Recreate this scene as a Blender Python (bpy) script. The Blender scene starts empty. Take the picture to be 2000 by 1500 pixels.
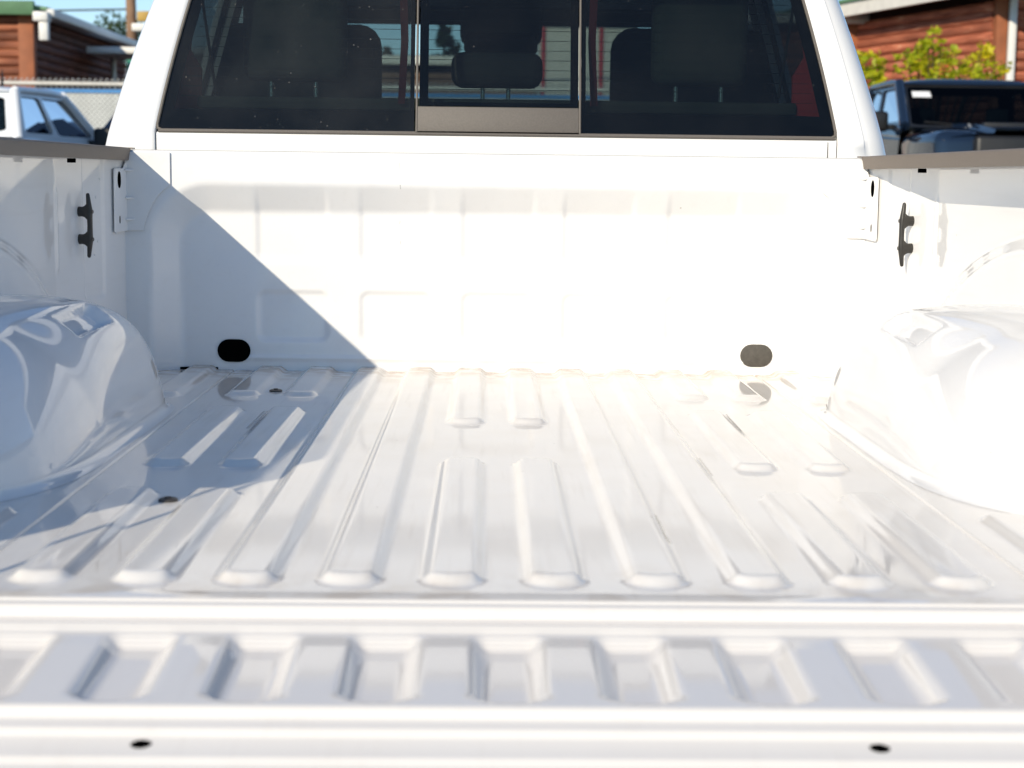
import bpy, bmesh, math, random
import numpy as np
from mathutils import Vector, Matrix
R = math.radians
random.seed(7)
rng = np.random.default_rng(7)
sc = bpy.context.scene
col = sc.collection
GZ = -0.92            # ground level; z = 0 is the bed floor of the near truck

# ------------------------------------------------------------------ camera, sky, sun, exposure
cam = bpy.data.cameras.new('camera')
camo = bpy.data.objects.new('camera', cam); col.objects.link(camo)
cam.sensor_width = 36.0
cam.lens = 3064.4 / 2000 * 36
cam.clip_start = 0.05; cam.clip_end = 2000
camo.matrix_world = (Matrix.Translation((-0.0226, -1.6384, 0.4509)) @ Matrix.Rotation(-0.0171, 4, 'Z')
                     @ Matrix.Rotation(math.pi / 2 - 0.1316, 4, 'X') @ Matrix.Rotation(0.0119, 4, 'Z'))
cam.dof.use_dof = True
cam.dof.focus_distance = 3.40
cam.dof.aperture_fstop = 5.6
cam.dof.aperture_blades = 9
sc.camera = camo

SUN = Vector((1.12, 1.74, -1.0)).normalized()       # the way the light travels
world = bpy.data.worlds.new('World'); sc.world = world; world.use_nodes = True
wn = world.node_tree.nodes; wl = world.node_tree.links
sky = wn.new('ShaderNodeTexSky'); sky.sky_type = 'NISHITA'; sky.sun_disc = False
sky.sun_elevation = math.asin(-SUN.z)
sky.sun_rotation = math.atan2(-SUN.x, -SUN.y) % (2 * math.pi)
sky.air_density = 1.0; sky.dust_density = 0.0; sky.ozone_density = 4.0
wl.new(sky.outputs[0], wn['Background'].inputs[0]); wn['Background'].inputs[1].default_value = 0.13
sl = bpy.data.lights.new('sun', 'SUN'); sl.energy = 3.95; sl.angle = R(0.53); sl.color = (1.0, 0.885, 0.70)
so = bpy.data.objects.new('sun', sl); col.objects.link(so)
so.rotation_euler = SUN.to_track_quat('-Z', 'Y').to_euler(); so.location = (-8, -14, 9)
sc.view_settings.view_transform = 'Standard'; sc.view_settings.look = 'None'
sc.view_settings.exposure = 0.25; sc.view_settings.gamma = 1.0
sc.render.engine = 'CYCLES'
sc.cycles.use_denoising = True
sc.cycles.max_bounces = 10; sc.cycles.diffuse_bounces = 5; sc.cycles.glossy_bounces = 5
sc.cycles.transparent_max_bounces = 24; sc.cycles.transmission_bounces = 6
sc.cycles.sample_clamp_indirect = 6.0; sc.cycles.caustics_reflective = True; sc.cycles.blur_glossy = 0.3

# ------------------------------------------------------------------ materials
def nodes_of(name):
    m = bpy.data.materials.new(name); m.use_nodes = True
    nt = m.node_tree
    return m, nt.nodes, nt.links, nt.nodes['Principled BSDF']

def mat(name, c, rough=0.5, metal=0.0, spec=0.5, bump=0.0, bscale=200, var=0.0, vscale=6.0, coat=0.0, rand=0.0):
    m, n, l, p = nodes_of(name)
    p.inputs['Base Color'].default_value = (*c, 1); p.inputs['Roughness'].default_value = rough
    p.inputs['Metallic'].default_value = metal; p.inputs['Specular IOR Level'].default_value = spec
    p.inputs['Coat Weight'].default_value = coat; p.inputs['Coat Roughness'].default_value = 0.04
    tc = n.new('ShaderNodeTexCoord')
    last = None
    if var > 0:
        t = n.new('ShaderNodeTexNoise'); t.inputs['Scale'].default_value = vscale; t.inputs['Detail'].default_value = 6
        l.new(tc.outputs['Object'], t.inputs['Vector'])
        mp = n.new('ShaderNodeMapRange'); mp.inputs[3].default_value = 1 - var; mp.inputs[4].default_value = 1 + var
        mp.inputs[1].default_value = 0.3; mp.inputs[2].default_value = 0.7
        l.new(t.outputs['Fac'], mp.inputs[0])
        mx = n.new('ShaderNodeMix'); mx.data_type = 'RGBA'; mx.blend_type = 'MULTIPLY'; mx.inputs[0].default_value = 1
        mx.inputs[6].default_value = (*c, 1); l.new(mp.outputs[0], mx.inputs[7])
        last = mx.outputs[2]
    if rand > 0:
        oi = n.new('ShaderNodeObjectInfo')
        mp = n.new('ShaderNodeMapRange'); mp.inputs[3].default_value = 1 - rand; mp.inputs[4].default_value = 1 + rand
        l.new(oi.outputs['Random'], mp.inputs[0])
        mx = n.new('ShaderNodeMix'); mx.data_type = 'RGBA'; mx.blend_type = 'MULTIPLY'; mx.inputs[0].default_value = 1
        if last: l.new(last, mx.inputs[6])
        else: mx.inputs[6].default_value = (*c, 1)
        l.new(mp.outputs[0], mx.inputs[7]); last = mx.outputs[2]
    if last: l.new(last, p.inputs['Base Color'])
    if bump > 0:
        t = n.new('ShaderNodeTexNoise'); t.inputs['Scale'].default_value = bscale; t.inputs['Detail'].default_value = 3
        l.new(tc.outputs['Object'], t.inputs['Vector'])
        b = n.new('ShaderNodeBump'); b.inputs['Strength'].default_value = bump; b.inputs['Distance'].default_value = 0.002
        l.new(t.outputs['Fac'], b.inputs['Height']); l.new(b.outputs[0], p.inputs['Normal'])
    return m

def paint(name, c, dirt=0.0, edge_y=None, marks=(), specks=False, rough=0.03, plane='Y'):
    """glossy automotive paint with a fine orange peel, film dust and optional dark marks"""
    m, n, l, p = nodes_of(name)
    p.inputs['Roughness'].default_value = rough; p.inputs['IOR'].default_value = 1.52
    tc = n.new('ShaderNodeTexCoord'); ob = tc.outputs['Object']
    def noise(scale, det=5, vec=None):
        t = n.new('ShaderNodeTexNoise'); t.inputs['Scale'].default_value = scale; t.inputs['Detail'].default_value = det
        l.new(vec or ob, t.inputs['Vector']); return t.outputs['Fac']
    def rng_(v, a, b, c_, d):
        q = n.new('ShaderNodeMapRange'); q.clamp = True
        for i, x in zip((1, 2, 3, 4), (a, b, c_, d)): q.inputs[i].default_value = x
        l.new(v, q.inputs[0]); return q.outputs[0]
    def math_(op, a, b=None):
        q = n.new('ShaderNodeMath'); q.operation = op
        for i, x in enumerate((a, b)):
            if x is None: continue
            if isinstance(x, (int, float)): q.inputs[i].default_value = x
            else: l.new(x, q.inputs[i])
        return q.outputs[0]
    def mixc(fac, a, b):
        q = n.new('ShaderNodeMix'); q.data_type = 'RGBA'
        l.new(fac, q.inputs[0])
        for i, x in ((6, a), (7, b)):
            if isinstance(x, tuple): q.inputs[i].default_value = (*x, 1)
            else: l.new(x, q.inputs[i])
        return q.outputs[2]
    c0 = n.new('ShaderNodeRGB'); c0.outputs[0].default_value = (*c, 1); cur = c0.outputs[0]
    rough_in = None
    if dirt > 0:
        f = math_('MULTIPLY', rng_(noise(7, 8), 0.45, 0.75, 0, 1), dirt)
        cur = mixc(f, cur, (0.60, 0.50, 0.40))
        st = n.new('ShaderNodeMapping'); st.inputs['Scale'].default_value = (60, 4, 60); l.new(ob, st.inputs['Vector'])
        f2 = math_('MULTIPLY', rng_(noise(1.0, 6, st.outputs[0]), 0.55, 0.78, 0, 1), dirt * 1.5)
        cur = mixc(f2, cur, (0.50, 0.44, 0.38))
        rough_in = rng_(noise(5, 7), 0.35, 0.75, rough, rough + 0.04)
    if edge_y is not None:      # brown silt left along the foot of the front panel and by the drain corners
        sx = n.new('ShaderNodeSeparateXYZ'); l.new(ob, sx.inputs[0])
        near = rng_(sx.outputs['Y'], edge_y - 0.20, edge_y, 0, 1)
        g = math_('MULTIPLY', math_('POWER', near, 1.3), rng_(noise(28, 8), 0.34, 0.58, 0, 1))
        g = math_('MULTIPLY', g, 0.9)
        cur = mixc(g, cur, (0.36, 0.24, 0.14))
        rear = rng_(sx.outputs['Y'], 0.13, 0.0, 0, 1)
        g = math_('MULTIPLY', math_('MULTIPLY', rear, rng_(noise(14, 6), 0.48, 0.62, 0, 1)), 0.4)
        cur = mixc(g, cur, (0.45, 0.36, 0.27))
    for (ax, ay, bx_, by_, w, op) in marks:     # dark marks: distance to a segment in the floor plane
        sx = n.new('ShaderNodeSeparateXYZ'); l.new(ob, sx.inputs[0])
        dx, dy = bx_ - ax, by_ - ay; L2 = dx * dx + dy * dy
        px = math_('SUBTRACT', sx.outputs['X'], ax); py = math_('SUBTRACT', sx.outputs[plane], ay)
        t = math_('DIVIDE', math_('ADD', math_('MULTIPLY', px, dx), math_('MULTIPLY', py, dy)), L2)
        q = n.new('ShaderNodeClamp'); l.new(t, q.inputs[0]); t = q.outputs[0]
        ex = math_('SUBTRACT', px, math_('MULTIPLY', t, dx)); ey = math_('SUBTRACT', py, math_('MULTIPLY', t, dy))
        d = math_('SQRT', math_('ADD', math_('MULTIPLY', ex, ex), math_('MULTIPLY', ey, ey)))
        d = math_('ADD', d, math_('MULTIPLY', math_('SUBTRACT', noise(60, 3), 0.5), w * 0.9))
        cur = mixc(math_('MULTIPLY', rng_(d, w * 0.3, w, 1, 0), op), cur, (0.09, 0.07, 0.06))
    if specks:
        v = n.new('ShaderNodeTexVoronoi'); v.inputs['Scale'].default_value = 26; l.new(ob, v.inputs['Vector'])
        sel = rng_(v.outputs['Color'], 0.80, 0.81, 0, 1)
        cur = mixc(math_('MULTIPLY', math_('MULTIPLY', rng_(v.outputs['Distance'], 0.03, 0.07, 1, 0), sel), 0.6), cur, (0.3, 0.26, 0.22))
    l.new(cur, p.inputs['Base Color'])
    if rough_in: l.new(rough_in, p.inputs['Roughness'])
    b = n.new('ShaderNodeBump'); b.inputs['Strength'].default_value = 0.018; b.inputs['Distance'].default_value = 0.001
    l.new(noise(140, 2), b.inputs['Height']); l.new(b.outputs[0], p.inputs['Normal'])
    return m

def glass(name, tint, ior=1.6, dust=0.0, many=False):
    m = bpy.data.materials.new(name); m.use_nodes = True
    n, l = m.node_tree.nodes, m.node_tree.links; n.remove(n['Principled BSDF'])
    out = n['Material Output']
    tr = n.new('ShaderNodeBsdfTransparent'); tr.inputs[0].default_value = (*tint, 1)
    gl = n.new('ShaderNodeBsdfGlossy'); gl.inputs['Roughness'].default_value = 0.0
    fr = n.new('ShaderNodeFresnel'); fr.inputs[0].default_value = ior
    mx = n.new('ShaderNodeMixShader'); l.new(fr.outputs[0], mx.inputs[0]); l.new(tr.outputs[0], mx.inputs[1]); l.new(gl.outputs[0], mx.inputs[2])
    last = mx.outputs[0]
    if dust > 0:
        tc = n.new('ShaderNodeTexCoord')
        df = n.new('ShaderNodeBsdfDiffuse'); df.inputs[0].default_value = (0.62, 0.6, 0.56, 1)
        v = n.new('ShaderNodeTexVoronoi'); v.inputs['Scale'].default_value = 55; l.new(tc.outputs['Object'], v.inputs['Vector'])
        a = n.new('ShaderNodeMapRange'); a.inputs[1].default_value = 0.06; a.inputs[2].default_value = 0.12; a.inputs[3].default_value = 0.22 if many else 0.16; a.inputs[4].default_value = 0
        l.new(v.outputs['Distance'], a.inputs[0])
        s = n.new('ShaderNodeMapRange'); s.inputs[1].default_value = 0.45 if many else 0.75; s.inputs[2].default_value = 1.0; l.new(v.outputs['Color'], s.inputs[0])
        k = n.new('ShaderNodeMath'); k.operation = 'MULTIPLY'; l.new(a.outputs[0], k.inputs[0]); l.new(s.outputs[0], k.inputs[1])
        nz = n.new('ShaderNodeTexNoise'); nz.inputs['Scale'].default_value = 5; nz.inputs['Detail'].default_value = 9; l.new(tc.outputs['Object'], nz.inputs['Vector'])
        h = n.new('ShaderNodeMapRange'); h.inputs[1].default_value = 0.4; h.inputs[2].default_value = 0.8; h.inputs[3].default_value = dust * 0.25; h.inputs[4].default_value = dust
        l.new(nz.outputs['Fac'], h.inputs[0])
        ad = n.new('ShaderNodeMath'); ad.operation = 'ADD'; l.new(k.outputs[0], ad.inputs[0]); l.new(h.outputs[0], ad.inputs[1])
        m2 = n.new('ShaderNodeMixShader'); l.new(ad.outputs[0], m2.inputs[0]); l.new(last, m2.inputs[1]); l.new(df.outputs[0], m2.inputs[2]); last = m2.outputs[0]
    l.new(last, out.inputs[0])
    return m

def log_mat(name, c1, c2, weather):
    m, n, l, p = nodes_of(name); p.inputs['Roughness'].default_value = 0.75
    tc = n.new('ShaderNodeTexCoord'); oi = n.new('ShaderNodeObjectInfo')
    add = n.new('ShaderNodeVectorMath'); add.operation = 'ADD'
    sc_ = n.new('ShaderNodeVectorMath'); sc_.operation = 'SCALE'; sc_.inputs[3].default_value = 37
    cmb = n.new('ShaderNodeCombineXYZ'); l.new(oi.outputs['Random'], cmb.inputs[0]); l.new(oi.outputs['Random'], cmb.inputs[2])
    l.new(cmb.outputs[0], sc_.inputs[0]); l.new(tc.outputs['Object'], add.inputs[0]); l.new(sc_.outputs[0], add.inputs[1])
    mp = n.new('ShaderNodeMapping'); mp.inputs['Scale'].default_value = (1.6, 14, 14); l.new(add.outputs[0], mp.inputs['Vector'])
    t = n.new('ShaderNodeTexNoise'); t.inputs['Scale'].default_value = 1.4; t.inputs['Detail'].default_value = 7; l.new(mp.outputs[0], t.inputs['Vector'])
    r = n.new('ShaderNodeValToRGB')
    r.color_ramp.elements[0].position = 0.3; r.color_ramp.elements[0].color = (*c1, 1)
    r.color_ramp.elements[1].position = 0.62; r.color_ramp.elements[1].color = (*c2, 1)
    e = r.color_ramp.elements.new(0.74); e.color = (*weather, 1)
    l.new(t.outputs['Fac'], r.inputs[0])
    q = n.new('ShaderNodeMapRange'); q.inputs[3].default_value = 0.65; q.inputs[4].default_value = 1.3; l.new(oi.outputs['Random'], q.inputs[0])
    mx = n.new('ShaderNodeMix'); mx.data_type = 'RGBA'; mx.blend_type = 'MULTIPLY'; mx.inputs[0].default_value = 1
    l.new(r.outputs[0], mx.inputs[6]); l.new(q.outputs[0], mx.inputs[7]); l.new(mx.outputs[2], p.inputs['Base Color'])
    return m

def leaf_mat(name, c1, c2):
    m, n, l, p = nodes_of(name); p.inputs['Roughness'].default_value = 0.5
    tc = n.new('ShaderNodeTexCoord')
    t = n.new('ShaderNodeTexNoise'); t.inputs['Scale'].default_value = 3.5; t.inputs['Detail'].default_value = 5; l.new(tc.outputs['Object'], t.inputs['Vector'])
    r = n.new('ShaderNodeValToRGB'); r.color_ramp.elements[0].position = 0.35; r.color_ramp.elements[0].color = (*c1, 1)
    r.color_ramp.elements[1].position = 0.65; r.color_ramp.elements[1].color = (*c2, 1)
    l.new(t.outputs['Fac'], r.inputs[0]); l.new(r.outputs[0], p.inputs['Base Color'])
    tl = n.new('ShaderNodeBsdfTranslucent'); l.new(r.outputs[0], tl.inputs[0])
    mx = n.new('ShaderNodeMixShader'); mx.inputs[0].default_value = 0.45
    l.new(p.outputs[0], mx.inputs[1]); l.new(tl.outputs[0], mx.inputs[2]); l.new(mx.outputs[0], n['Material Output'].inputs[0])
    return m

WHITE = (0.79, 0.785, 0.775)
DUSTY = (0.768, 0.742, 0.704)      # the same white under the film of dust on the floor
DUSTY2 = (0.750, 0.720, 0.680)     # and on the tailgate
M = {
 'white': paint('white_paint', WHITE),
 'bedwhite': paint('white_bed_paint', WHITE, dirt=0.05, specks=True),
 'floorwhite': paint('white_floor_paint', DUSTY, dirt=0.17, edge_y=1.966, specks=True, rough=0.04,
     marks=[(0.208, 0.43, 0.2065, 0.28, 0.0030, 0.9), (0.2065, 0.31, 0.2085, 0.27, 0.0042, 0.8), (0.198, 0.388, 0.199, 0.380, 0.002, 0.5), (0.326, 0.87, 0.326, 0.72, 0.0022, 0.6),  # mostly dark reflections of the rib flanks, painted as lines
            (0.443, 1.35, 0.440, 1.15, 0.0026, 0.75), (-0.445, 1.34, -0.446, 1.13, 0.0028, 0.85), (-0.05, 0.03, 0.04, 0.028, 0.004, 0.12)]),
 'panelwhite': paint('white_front_panel_paint', WHITE, dirt=0.04, specks=True, plane='Z',
     marks=[(-0.2205, 0.478, -0.2195, 0.462, 0.0012, 0.30), (-0.2190, 0.428, -0.2185, 0.420, 0.0012, 0.45), (-0.2215, 0.346, -0.2222, 0.340, 0.0012, 0.4), (-0.2205, 0.300, -0.2212, 0.293, 0.0010, 0.4)]),
 'gatewhite': paint('white_tailgate_paint', DUSTY2, dirt=0.06),
 'cap': mat('grained_grey_plastic', (0.195, 0.160, 0.130), 0.62, bump=0.5, bscale=900, var=0.06, vscale=300),
 'trim': mat('window_trim_grey', (0.12, 0.105, 0.09), 0.5, bump=0.4, bscale=900, var=0.08, vscale=250),
 'black': mat('black_plastic', (0.012, 0.012, 0.012), 0.45, var=0.2),
 'hole': mat('black_void', (0.002, 0.002, 0.002), 0.9, spec=0.0),
 'cleat': mat('dark_cleat_plastic', (0.030, 0.027, 0.024), 0.35, bump=0.25, bscale=700, var=0.15),
 'bolt': mat('dark_floor_bolt', (0.05, 0.045, 0.04), 0.5, var=0.2),
 'plug': mat('grey_rubber_plug', (0.072, 0.066, 0.056), 0.7, bump=0.4, bscale=300, var=0.18, vscale=90),
 'seal': mat('black_rubber', (0.010, 0.010, 0.011), 0.5, var=0.2),
 'rubber': mat('tyre_rubber', (0.018, 0.018, 0.018), 0.8, bump=0.3, var=0.2),
 'alloy': mat('wheel_alloy', (0.45, 0.45, 0.46), 0.3, metal=1.0, var=0.1),
 'chrome': mat('bright_metal', (0.75, 0.75, 0.75), 0.15, metal=1.0, var=0.05),
 'cable': mat('steel_cable', (0.06, 0.06, 0.06), 0.5, var=0.2),
 'fabric': mat('dark_seat_fabric', (0.045, 0.045, 0.043), 0.85, bump=0.4, bscale=500, var=0.2),
 'fabric2': mat('grey_seat_fabric', (0.060, 0.062, 0.050), 0.85, bump=0.4, bscale=500, var=0.15),
 'inside': mat('cabin_plastic', (0.02, 0.02, 0.022), 0.7, var=0.15),
 'maroon': mat('maroon_pillar_trim', (0.60, 0.035, 0.035), 0.7, bump=0.3, bscale=500, var=0.15),
 'belt': mat('dark_red_belt_webbing', (0.20, 0.015, 0.018), 0.8, bump=0.3, bscale=500, var=0.15),
 'rear_glass': glass('tinted_rear_glass', (0.46, 0.52, 0.52), 1.33, dust=0.010),
 'side_glass': glass('side_glass', (0.13, 0.15, 0.16), 1.5),
 'rear_glass_dusty': glass('dusty_tinted_rear_glass', (0.46, 0.52, 0.52), 1.34, dust=0.030, many=True),
 'clear_glass': glass('windshield_glass', (0.72, 0.80, 0.80), 1.5),
 'dark_glass': glass('dark_tinted_glass', (0.12, 0.17, 0.21), 1.12),
 'lamp_red': mat('red_lamp_plastic', (0.35, 0.01, 0.01), 0.15, var=0.1),
 'lamp_clear': mat('clear_lamp_plastic', (0.6, 0.6, 0.6), 0.1, var=0.1),
 'navy': paint('navy_paint', (0.009, 0.018, 0.038)),
 'navy2': paint('dark_blue_paint', (0.008, 0.016, 0.035)),
 'pearl': paint('silver_white_paint', (0.72, 0.74, 0.76)),
 'asphalt': mat('asphalt', (0.055, 0.053, 0.050), 0.9, bump=0.6, bscale=60, var=0.25, vscale=1.5),
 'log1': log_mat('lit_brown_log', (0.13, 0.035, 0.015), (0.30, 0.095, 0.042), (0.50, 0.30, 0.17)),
 'log2': log_mat('shaded_brown_log', (0.055, 0.015, 0.008), (0.13, 0.038, 0.019), (0.24, 0.11, 0.065)),  # log colour darkened for the shaded side wall
 'log4': log_mat('sunny_red_brown_log', (0.20, 0.052, 0.024), (0.46, 0.14, 0.072), (0.68, 0.40, 0.25)),  # log colour brightened for walls in the sun
 'log3': log_mat('pale_brown_log', (0.12, 0.06, 0.04), (0.22, 0.13, 0.09), (0.30, 0.22, 0.17)),
 'post': mat('orange_brown_post', (0.30, 0.095, 0.035), 0.7, var=0.2, vscale=4),
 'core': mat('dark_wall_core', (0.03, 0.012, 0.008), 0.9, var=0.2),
 'roofgreen': mat('green_metal_roof', (0.10, 0.21, 0.10), 0.5, var=0.15),
 'roofgrey': mat('grey_roofing', (0.20, 0.20, 0.20), 0.8, var=0.2),
 'fascia': mat('white_fascia', (0.66, 0.63, 0.57), 0.6, var=0.08),
 'gutter': mat('white_gutter', (0.72, 0.71, 0.67), 0.45, var=0.05),
 'galv': mat('galvanised_steel', (0.40, 0.40, 0.39), 0.45, metal=0.7, var=0.15),
 'slatwhite': mat('white_fence_slat', (0.62, 0.64, 0.62), 0.6, var=0.08, rand=0.05),
 'wiregrey': mat('grey_fence_wire', (0.27, 0.28, 0.28), 0.5, var=0.1),
 'shade_line': mat('shade_line_grey', (0.34, 0.33, 0.31), 0.6, var=0.1),  # flat grey standing in for a shadow line
 'bluetape': mat('blue_band', (0.05, 0.22, 0.50), 0.5, var=0.1),
 'polewood': mat('weathered_pole_wood', (0.25, 0.15, 0.09), 0.85, var=0.25, vscale=3),
 'wire': mat('dark_wire', (0.03, 0.03, 0.03), 0.6, var=0.1),
 'teal': mat('teal_board', (0.02, 0.30, 0.22), 0.5, var=0.1),
 'ochre': mat('ochre_board', (0.42, 0.26, 0.05), 0.6, var=0.1),
 'orange': mat('orange_board', (0.50, 0.14, 0.03), 0.6, var=0.1),
 'paper': mat('white_sticker', (0.80, 0.80, 0.78), 0.6, var=0.03),
 'plaster': mat('pale_plaster', (0.50, 0.47, 0.42), 0.8, var=0.1),
 'redpanel': mat('red_panel', (0.42, 0.03, 0.04), 0.5, var=0.1),
 'bark': mat('bark', (0.08, 0.055, 0.04), 0.9, bump=0.6, bscale=30, var=0.3),
 'leaf_lime': leaf_mat('lime_leaves', (0.32, 0.42, 0.015), (0.74, 0.66, 0.02)),
 'leaf_dark': leaf_mat('dark_conifer_needles', (0.02, 0.045, 0.02), (0.05, 0.085, 0.035)),
 'leaf_mid': leaf_mat('green_leaves', (0.035, 0.075, 0.02), (0.09, 0.14, 0.04)),
}

# ------------------------------------------------------------------ helpers
def tag(o, label, cat=None, group=None, kind=None):
    if label: o['label'] = label
    if cat: o['category'] = cat
    if group: o['group'] = group
    if kind: o['kind'] = kind
    return o

def thing(name, loc, label, cat, group=None, rz=0):
    o = bpy.data.objects.new(name, None); col.objects.link(o)
    o.empty_display_size = 0.2; o.location = loc; o.rotation_euler = (0, 0, rz)
    return tag(o, label, cat, group)

def make_obj(name, me, m, parent=None, loc=(0, 0, 0)):
    o = bpy.data.objects.new(name, me); col.objects.link(o)
    if m is not None and not me.materials: me.materials.append(m)
    o.parent = parent; o.location = loc
    return o

class MB:
    def __init__(s): s.v = []; s.f = []
    def add(s, vs, fs):
        k = len(s.v); s.v += [tuple(v) for v in vs]; s.f += [tuple(i + k for i in f) for f in fs]; return s
    def box(s, x0, x1, y0, y1, z0, z1, b=0.0, seg=2):
        bm = bmesh.new(); bmesh.ops.create_cube(bm, size=1)
        for v in bm.verts: v.co = ((x0 + x1) / 2 + v.co.x * (x1 - x0), (y0 + y1) / 2 + v.co.y * (y1 - y0), (z0 + z1) / 2 + v.co.z * (z1 - z0))
        if b > 0: bmesh.ops.bevel(bm, geom=bm.edges[:], offset=b, segments=seg, profile=0.5, affect='EDGES')
        return s.bm(bm)
    def bm(s, bm):
        bm.verts.index_update()
        s.add([v.co[:] for v in bm.verts], [[v.index for v in f.verts] for f in bm.faces]); bm.free(); return s
    def tube(s, pts, rad, n=10, cap=True):
        pts = [Vector(p) for p in pts]; k = len(pts)
        rad = rad if hasattr(rad, '__len__') else [rad] * k
        up = None; rings = []
        for i, p in enumerate(pts):
            d = (pts[min(i + 1, k - 1)] - pts[max(i - 1, 0)]).normalized()
            if up is None:
                up = Vector((0, 0, 1)) if abs(d.z) < 0.9 else Vector((1, 0, 0))
            a = d.cross(up).normalized(); b = a.cross(d).normalized(); up = b
            r = rad[i]; ra, rb = r if hasattr(r, '__len__') else (r, r)
            rings.append([p + a * (ra * math.cos(2 * math.pi * j / n)) + b * (rb * math.sin(2 * math.pi * j / n)) for j in range(n)])
        vs = [v for q in rings for v in q]; fs = []
        for i in range(k - 1):
            for j in range(n): fs.append((i * n + j, i * n + (j + 1) % n, (i + 1) * n + (j + 1) % n, (i + 1) * n + j))
        if cap: fs += [tuple(range(n))[::-1], tuple((k - 1) * n + j for j in range(n))]
        return s.add(vs, fs)
    def prism(s, poly, axis, a, b):
        """poly: 2-D points, extruded along axis from a to b"""
        def P(q, t):
            return {'x': (t, q[0], q[1]), 'y': (q[0], t, q[1]), 'z': (q[0], q[1], t)}[axis]
        n = len(poly)
        vs = [P(q, a) for q in poly] + [P(q, b) for q in poly]
        fs = [tuple(range(n))[::-1], tuple(range(n, 2 * n))] + [(i, (i + 1) % n, n + (i + 1) % n, n + i) for i in range(n)]
        return s.add(vs, fs)
    def build(s, name, m, parent=None, smooth=40, bevel=0.0, loc=(0, 0, 0), seg=2):
        me = bpy.data.meshes.new(name); me.from_pydata(s.v, [], s.f); me.update()
        bm = bmesh.new(); bm.from_mesh(me)
        bmesh.ops.recalc_face_normals(bm, faces=bm.faces[:])
        if bevel > 0:
            es = [e for e in bm.edges if e.is_manifold and e.calc_face_angle(0) > R(28)]
            bmesh.ops.bevel(bm, geom=es, offset=bevel, segments=seg, profile=0.5, affect='EDGES')
        bm.to_mesh(me); bm.free()
        if smooth:
            me.shade_smooth(); me.set_sharp_from_angle(angle=R(smooth))
        return make_obj(name, me, m, parent, loc)

def grid(name, P, m, parent, smooth=60, flip=False):
    """P: array (nu, nv, 3)"""
    nu, nv = P.shape[:2]
    me = bpy.data.meshes.new(name)
    idx = np.arange(nu * nv).reshape(nu, nv)
    q = np.stack([idx[:-1, :-1], idx[1:, :-1], idx[1:, 1:], idx[:-1, 1:]], -1).reshape(-1, 4)
    if flip: q = q[:, ::-1]
    me.from_pydata(P.reshape(-1, 3).tolist(), [], q.tolist()); me.update()
    me.shade_smooth()
    if smooth: me.set_sharp_from_angle(angle=R(smooth))
    return make_obj(name, me, m, parent)

def sstep(a, b, x):
    t = np.clip((x - a) / (b - a), 0, 1); return t * t * (3 - 2 * t)
def sd_rrect(x, y, cx, cy, hx, hy, r):
    qx = np.abs(x - cx) - hx + r; qy = np.abs(y - cy) - hy + r
    return np.hypot(np.maximum(qx, 0), np.maximum(qy, 0)) + np.minimum(np.maximum(qx, qy), 0) - r
def lines(a, b, step, extra=()):
    v = list(np.arange(a, b + step * 0.5, step)); v[-1] = b
    for e in extra: v += list(e)
    return np.unique(np.round([t for t in v if a <= t <= b], 5))
def stadium(cx, cy, hw, hh, n=10):
    p = []
    for i in range(n + 1):
        a = -math.pi / 2 + math.pi * i / n; p.append((cx + hw - hh + hh * math.cos(a), cy + hh * math.sin(a)))
    for i in range(n + 1):
        a = math.pi / 2 + math.pi * i / n; p.append((cx - hw + hh + hh * math.cos(a), cy + hh * math.sin(a)))
    return p

# ------------------------------------------------------------------ ground
def zg(y, x=0.0): return GZ + float(0.40 * sstep(3.0, 22.0, np.float64(y)) + 0.18 * sstep(2.0, 5.0, np.float64(x)) * sstep(4.0, 15.0, np.float64(y)))      # the yard rises gently ahead of the truck
gy = [-500, -20] + list(np.linspace(2, 23, 22)) + [40, 900]
g = grid('ground', np.array([[(x, y, zg(y, x)) for y in gy] for x in (-500, -40, 0, 2, 2.75, 3.5, 4.25, 5, 40, 500)]), M['asphalt'], None)
tag(g, None, kind='structure')

# ------------------------------------------------------------------ parts shared by all vehicles
def wheel(parent, x, y, z, r, w=0.27):
    b = MB(); n = 40; prof = [(-w/2, r*0.66), (-w/2, r*0.90), (-w*0.42, r*0.98), (-w*0.2, r), (w*0.2, r), (w*0.42, r*0.98), (w/2, r*0.90), (w/2, r*0.66)]
    vs = [(x + p[0], y + p[1]*math.cos(2*math.pi*i/n), z + p[1]*math.sin(2*math.pi*i/n)) for i in range(n) for p in prof]
    k = len(prof); fs = [(i*k+j, i*k+j+1, ((i+1) % n)*k+j+1, ((i+1) % n)*k+j) for i in range(n) for j in range(k-1)]
    t = b.add(vs, fs).build('wheel', M['rubber'], parent)
    s = 1 if x > 0 else -1
    rb = MB(); prof = [(-w/2, r*0.67), (w*0.30, r*0.67), (w*0.30, r*0.60), (w*0.10, r*0.58)]
    vs = [(x + s*p[0], y + p[1]*math.cos(2*math.pi*i/n), z + p[1]*math.sin(2*math.pi*i/n)) for i in range(n) for p in prof]
    k = 4; rb.add(vs, [(i*k+j, i*k+j+1, ((i+1) % n)*k+j+1, ((i+1) % n)*k+j) for i in range(n) for j in range(k-1)])
    rb.tube([(x - s*w*0.1, y, z), (x + s*w*0.25, y, z)], r*0.17, 16)
    for i in range(6):
        a = 2*math.pi*i/6
        rb.tube([(x + s*w*0.20, y, z), (x + s*w*0.18, y + r*0.62*math.cos(a), z + r*0.62*math.sin(a))], [r*0.12, r*0.08], 8)
    rb.build('rim', M['alloy'], t)
    return t

def bil(q, u, v):
    a = Vector(q[0]).lerp(Vector(q[1]), u); b = Vector(q[3]).lerp(Vector(q[2]), u); return a.lerp(b, v)

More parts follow.
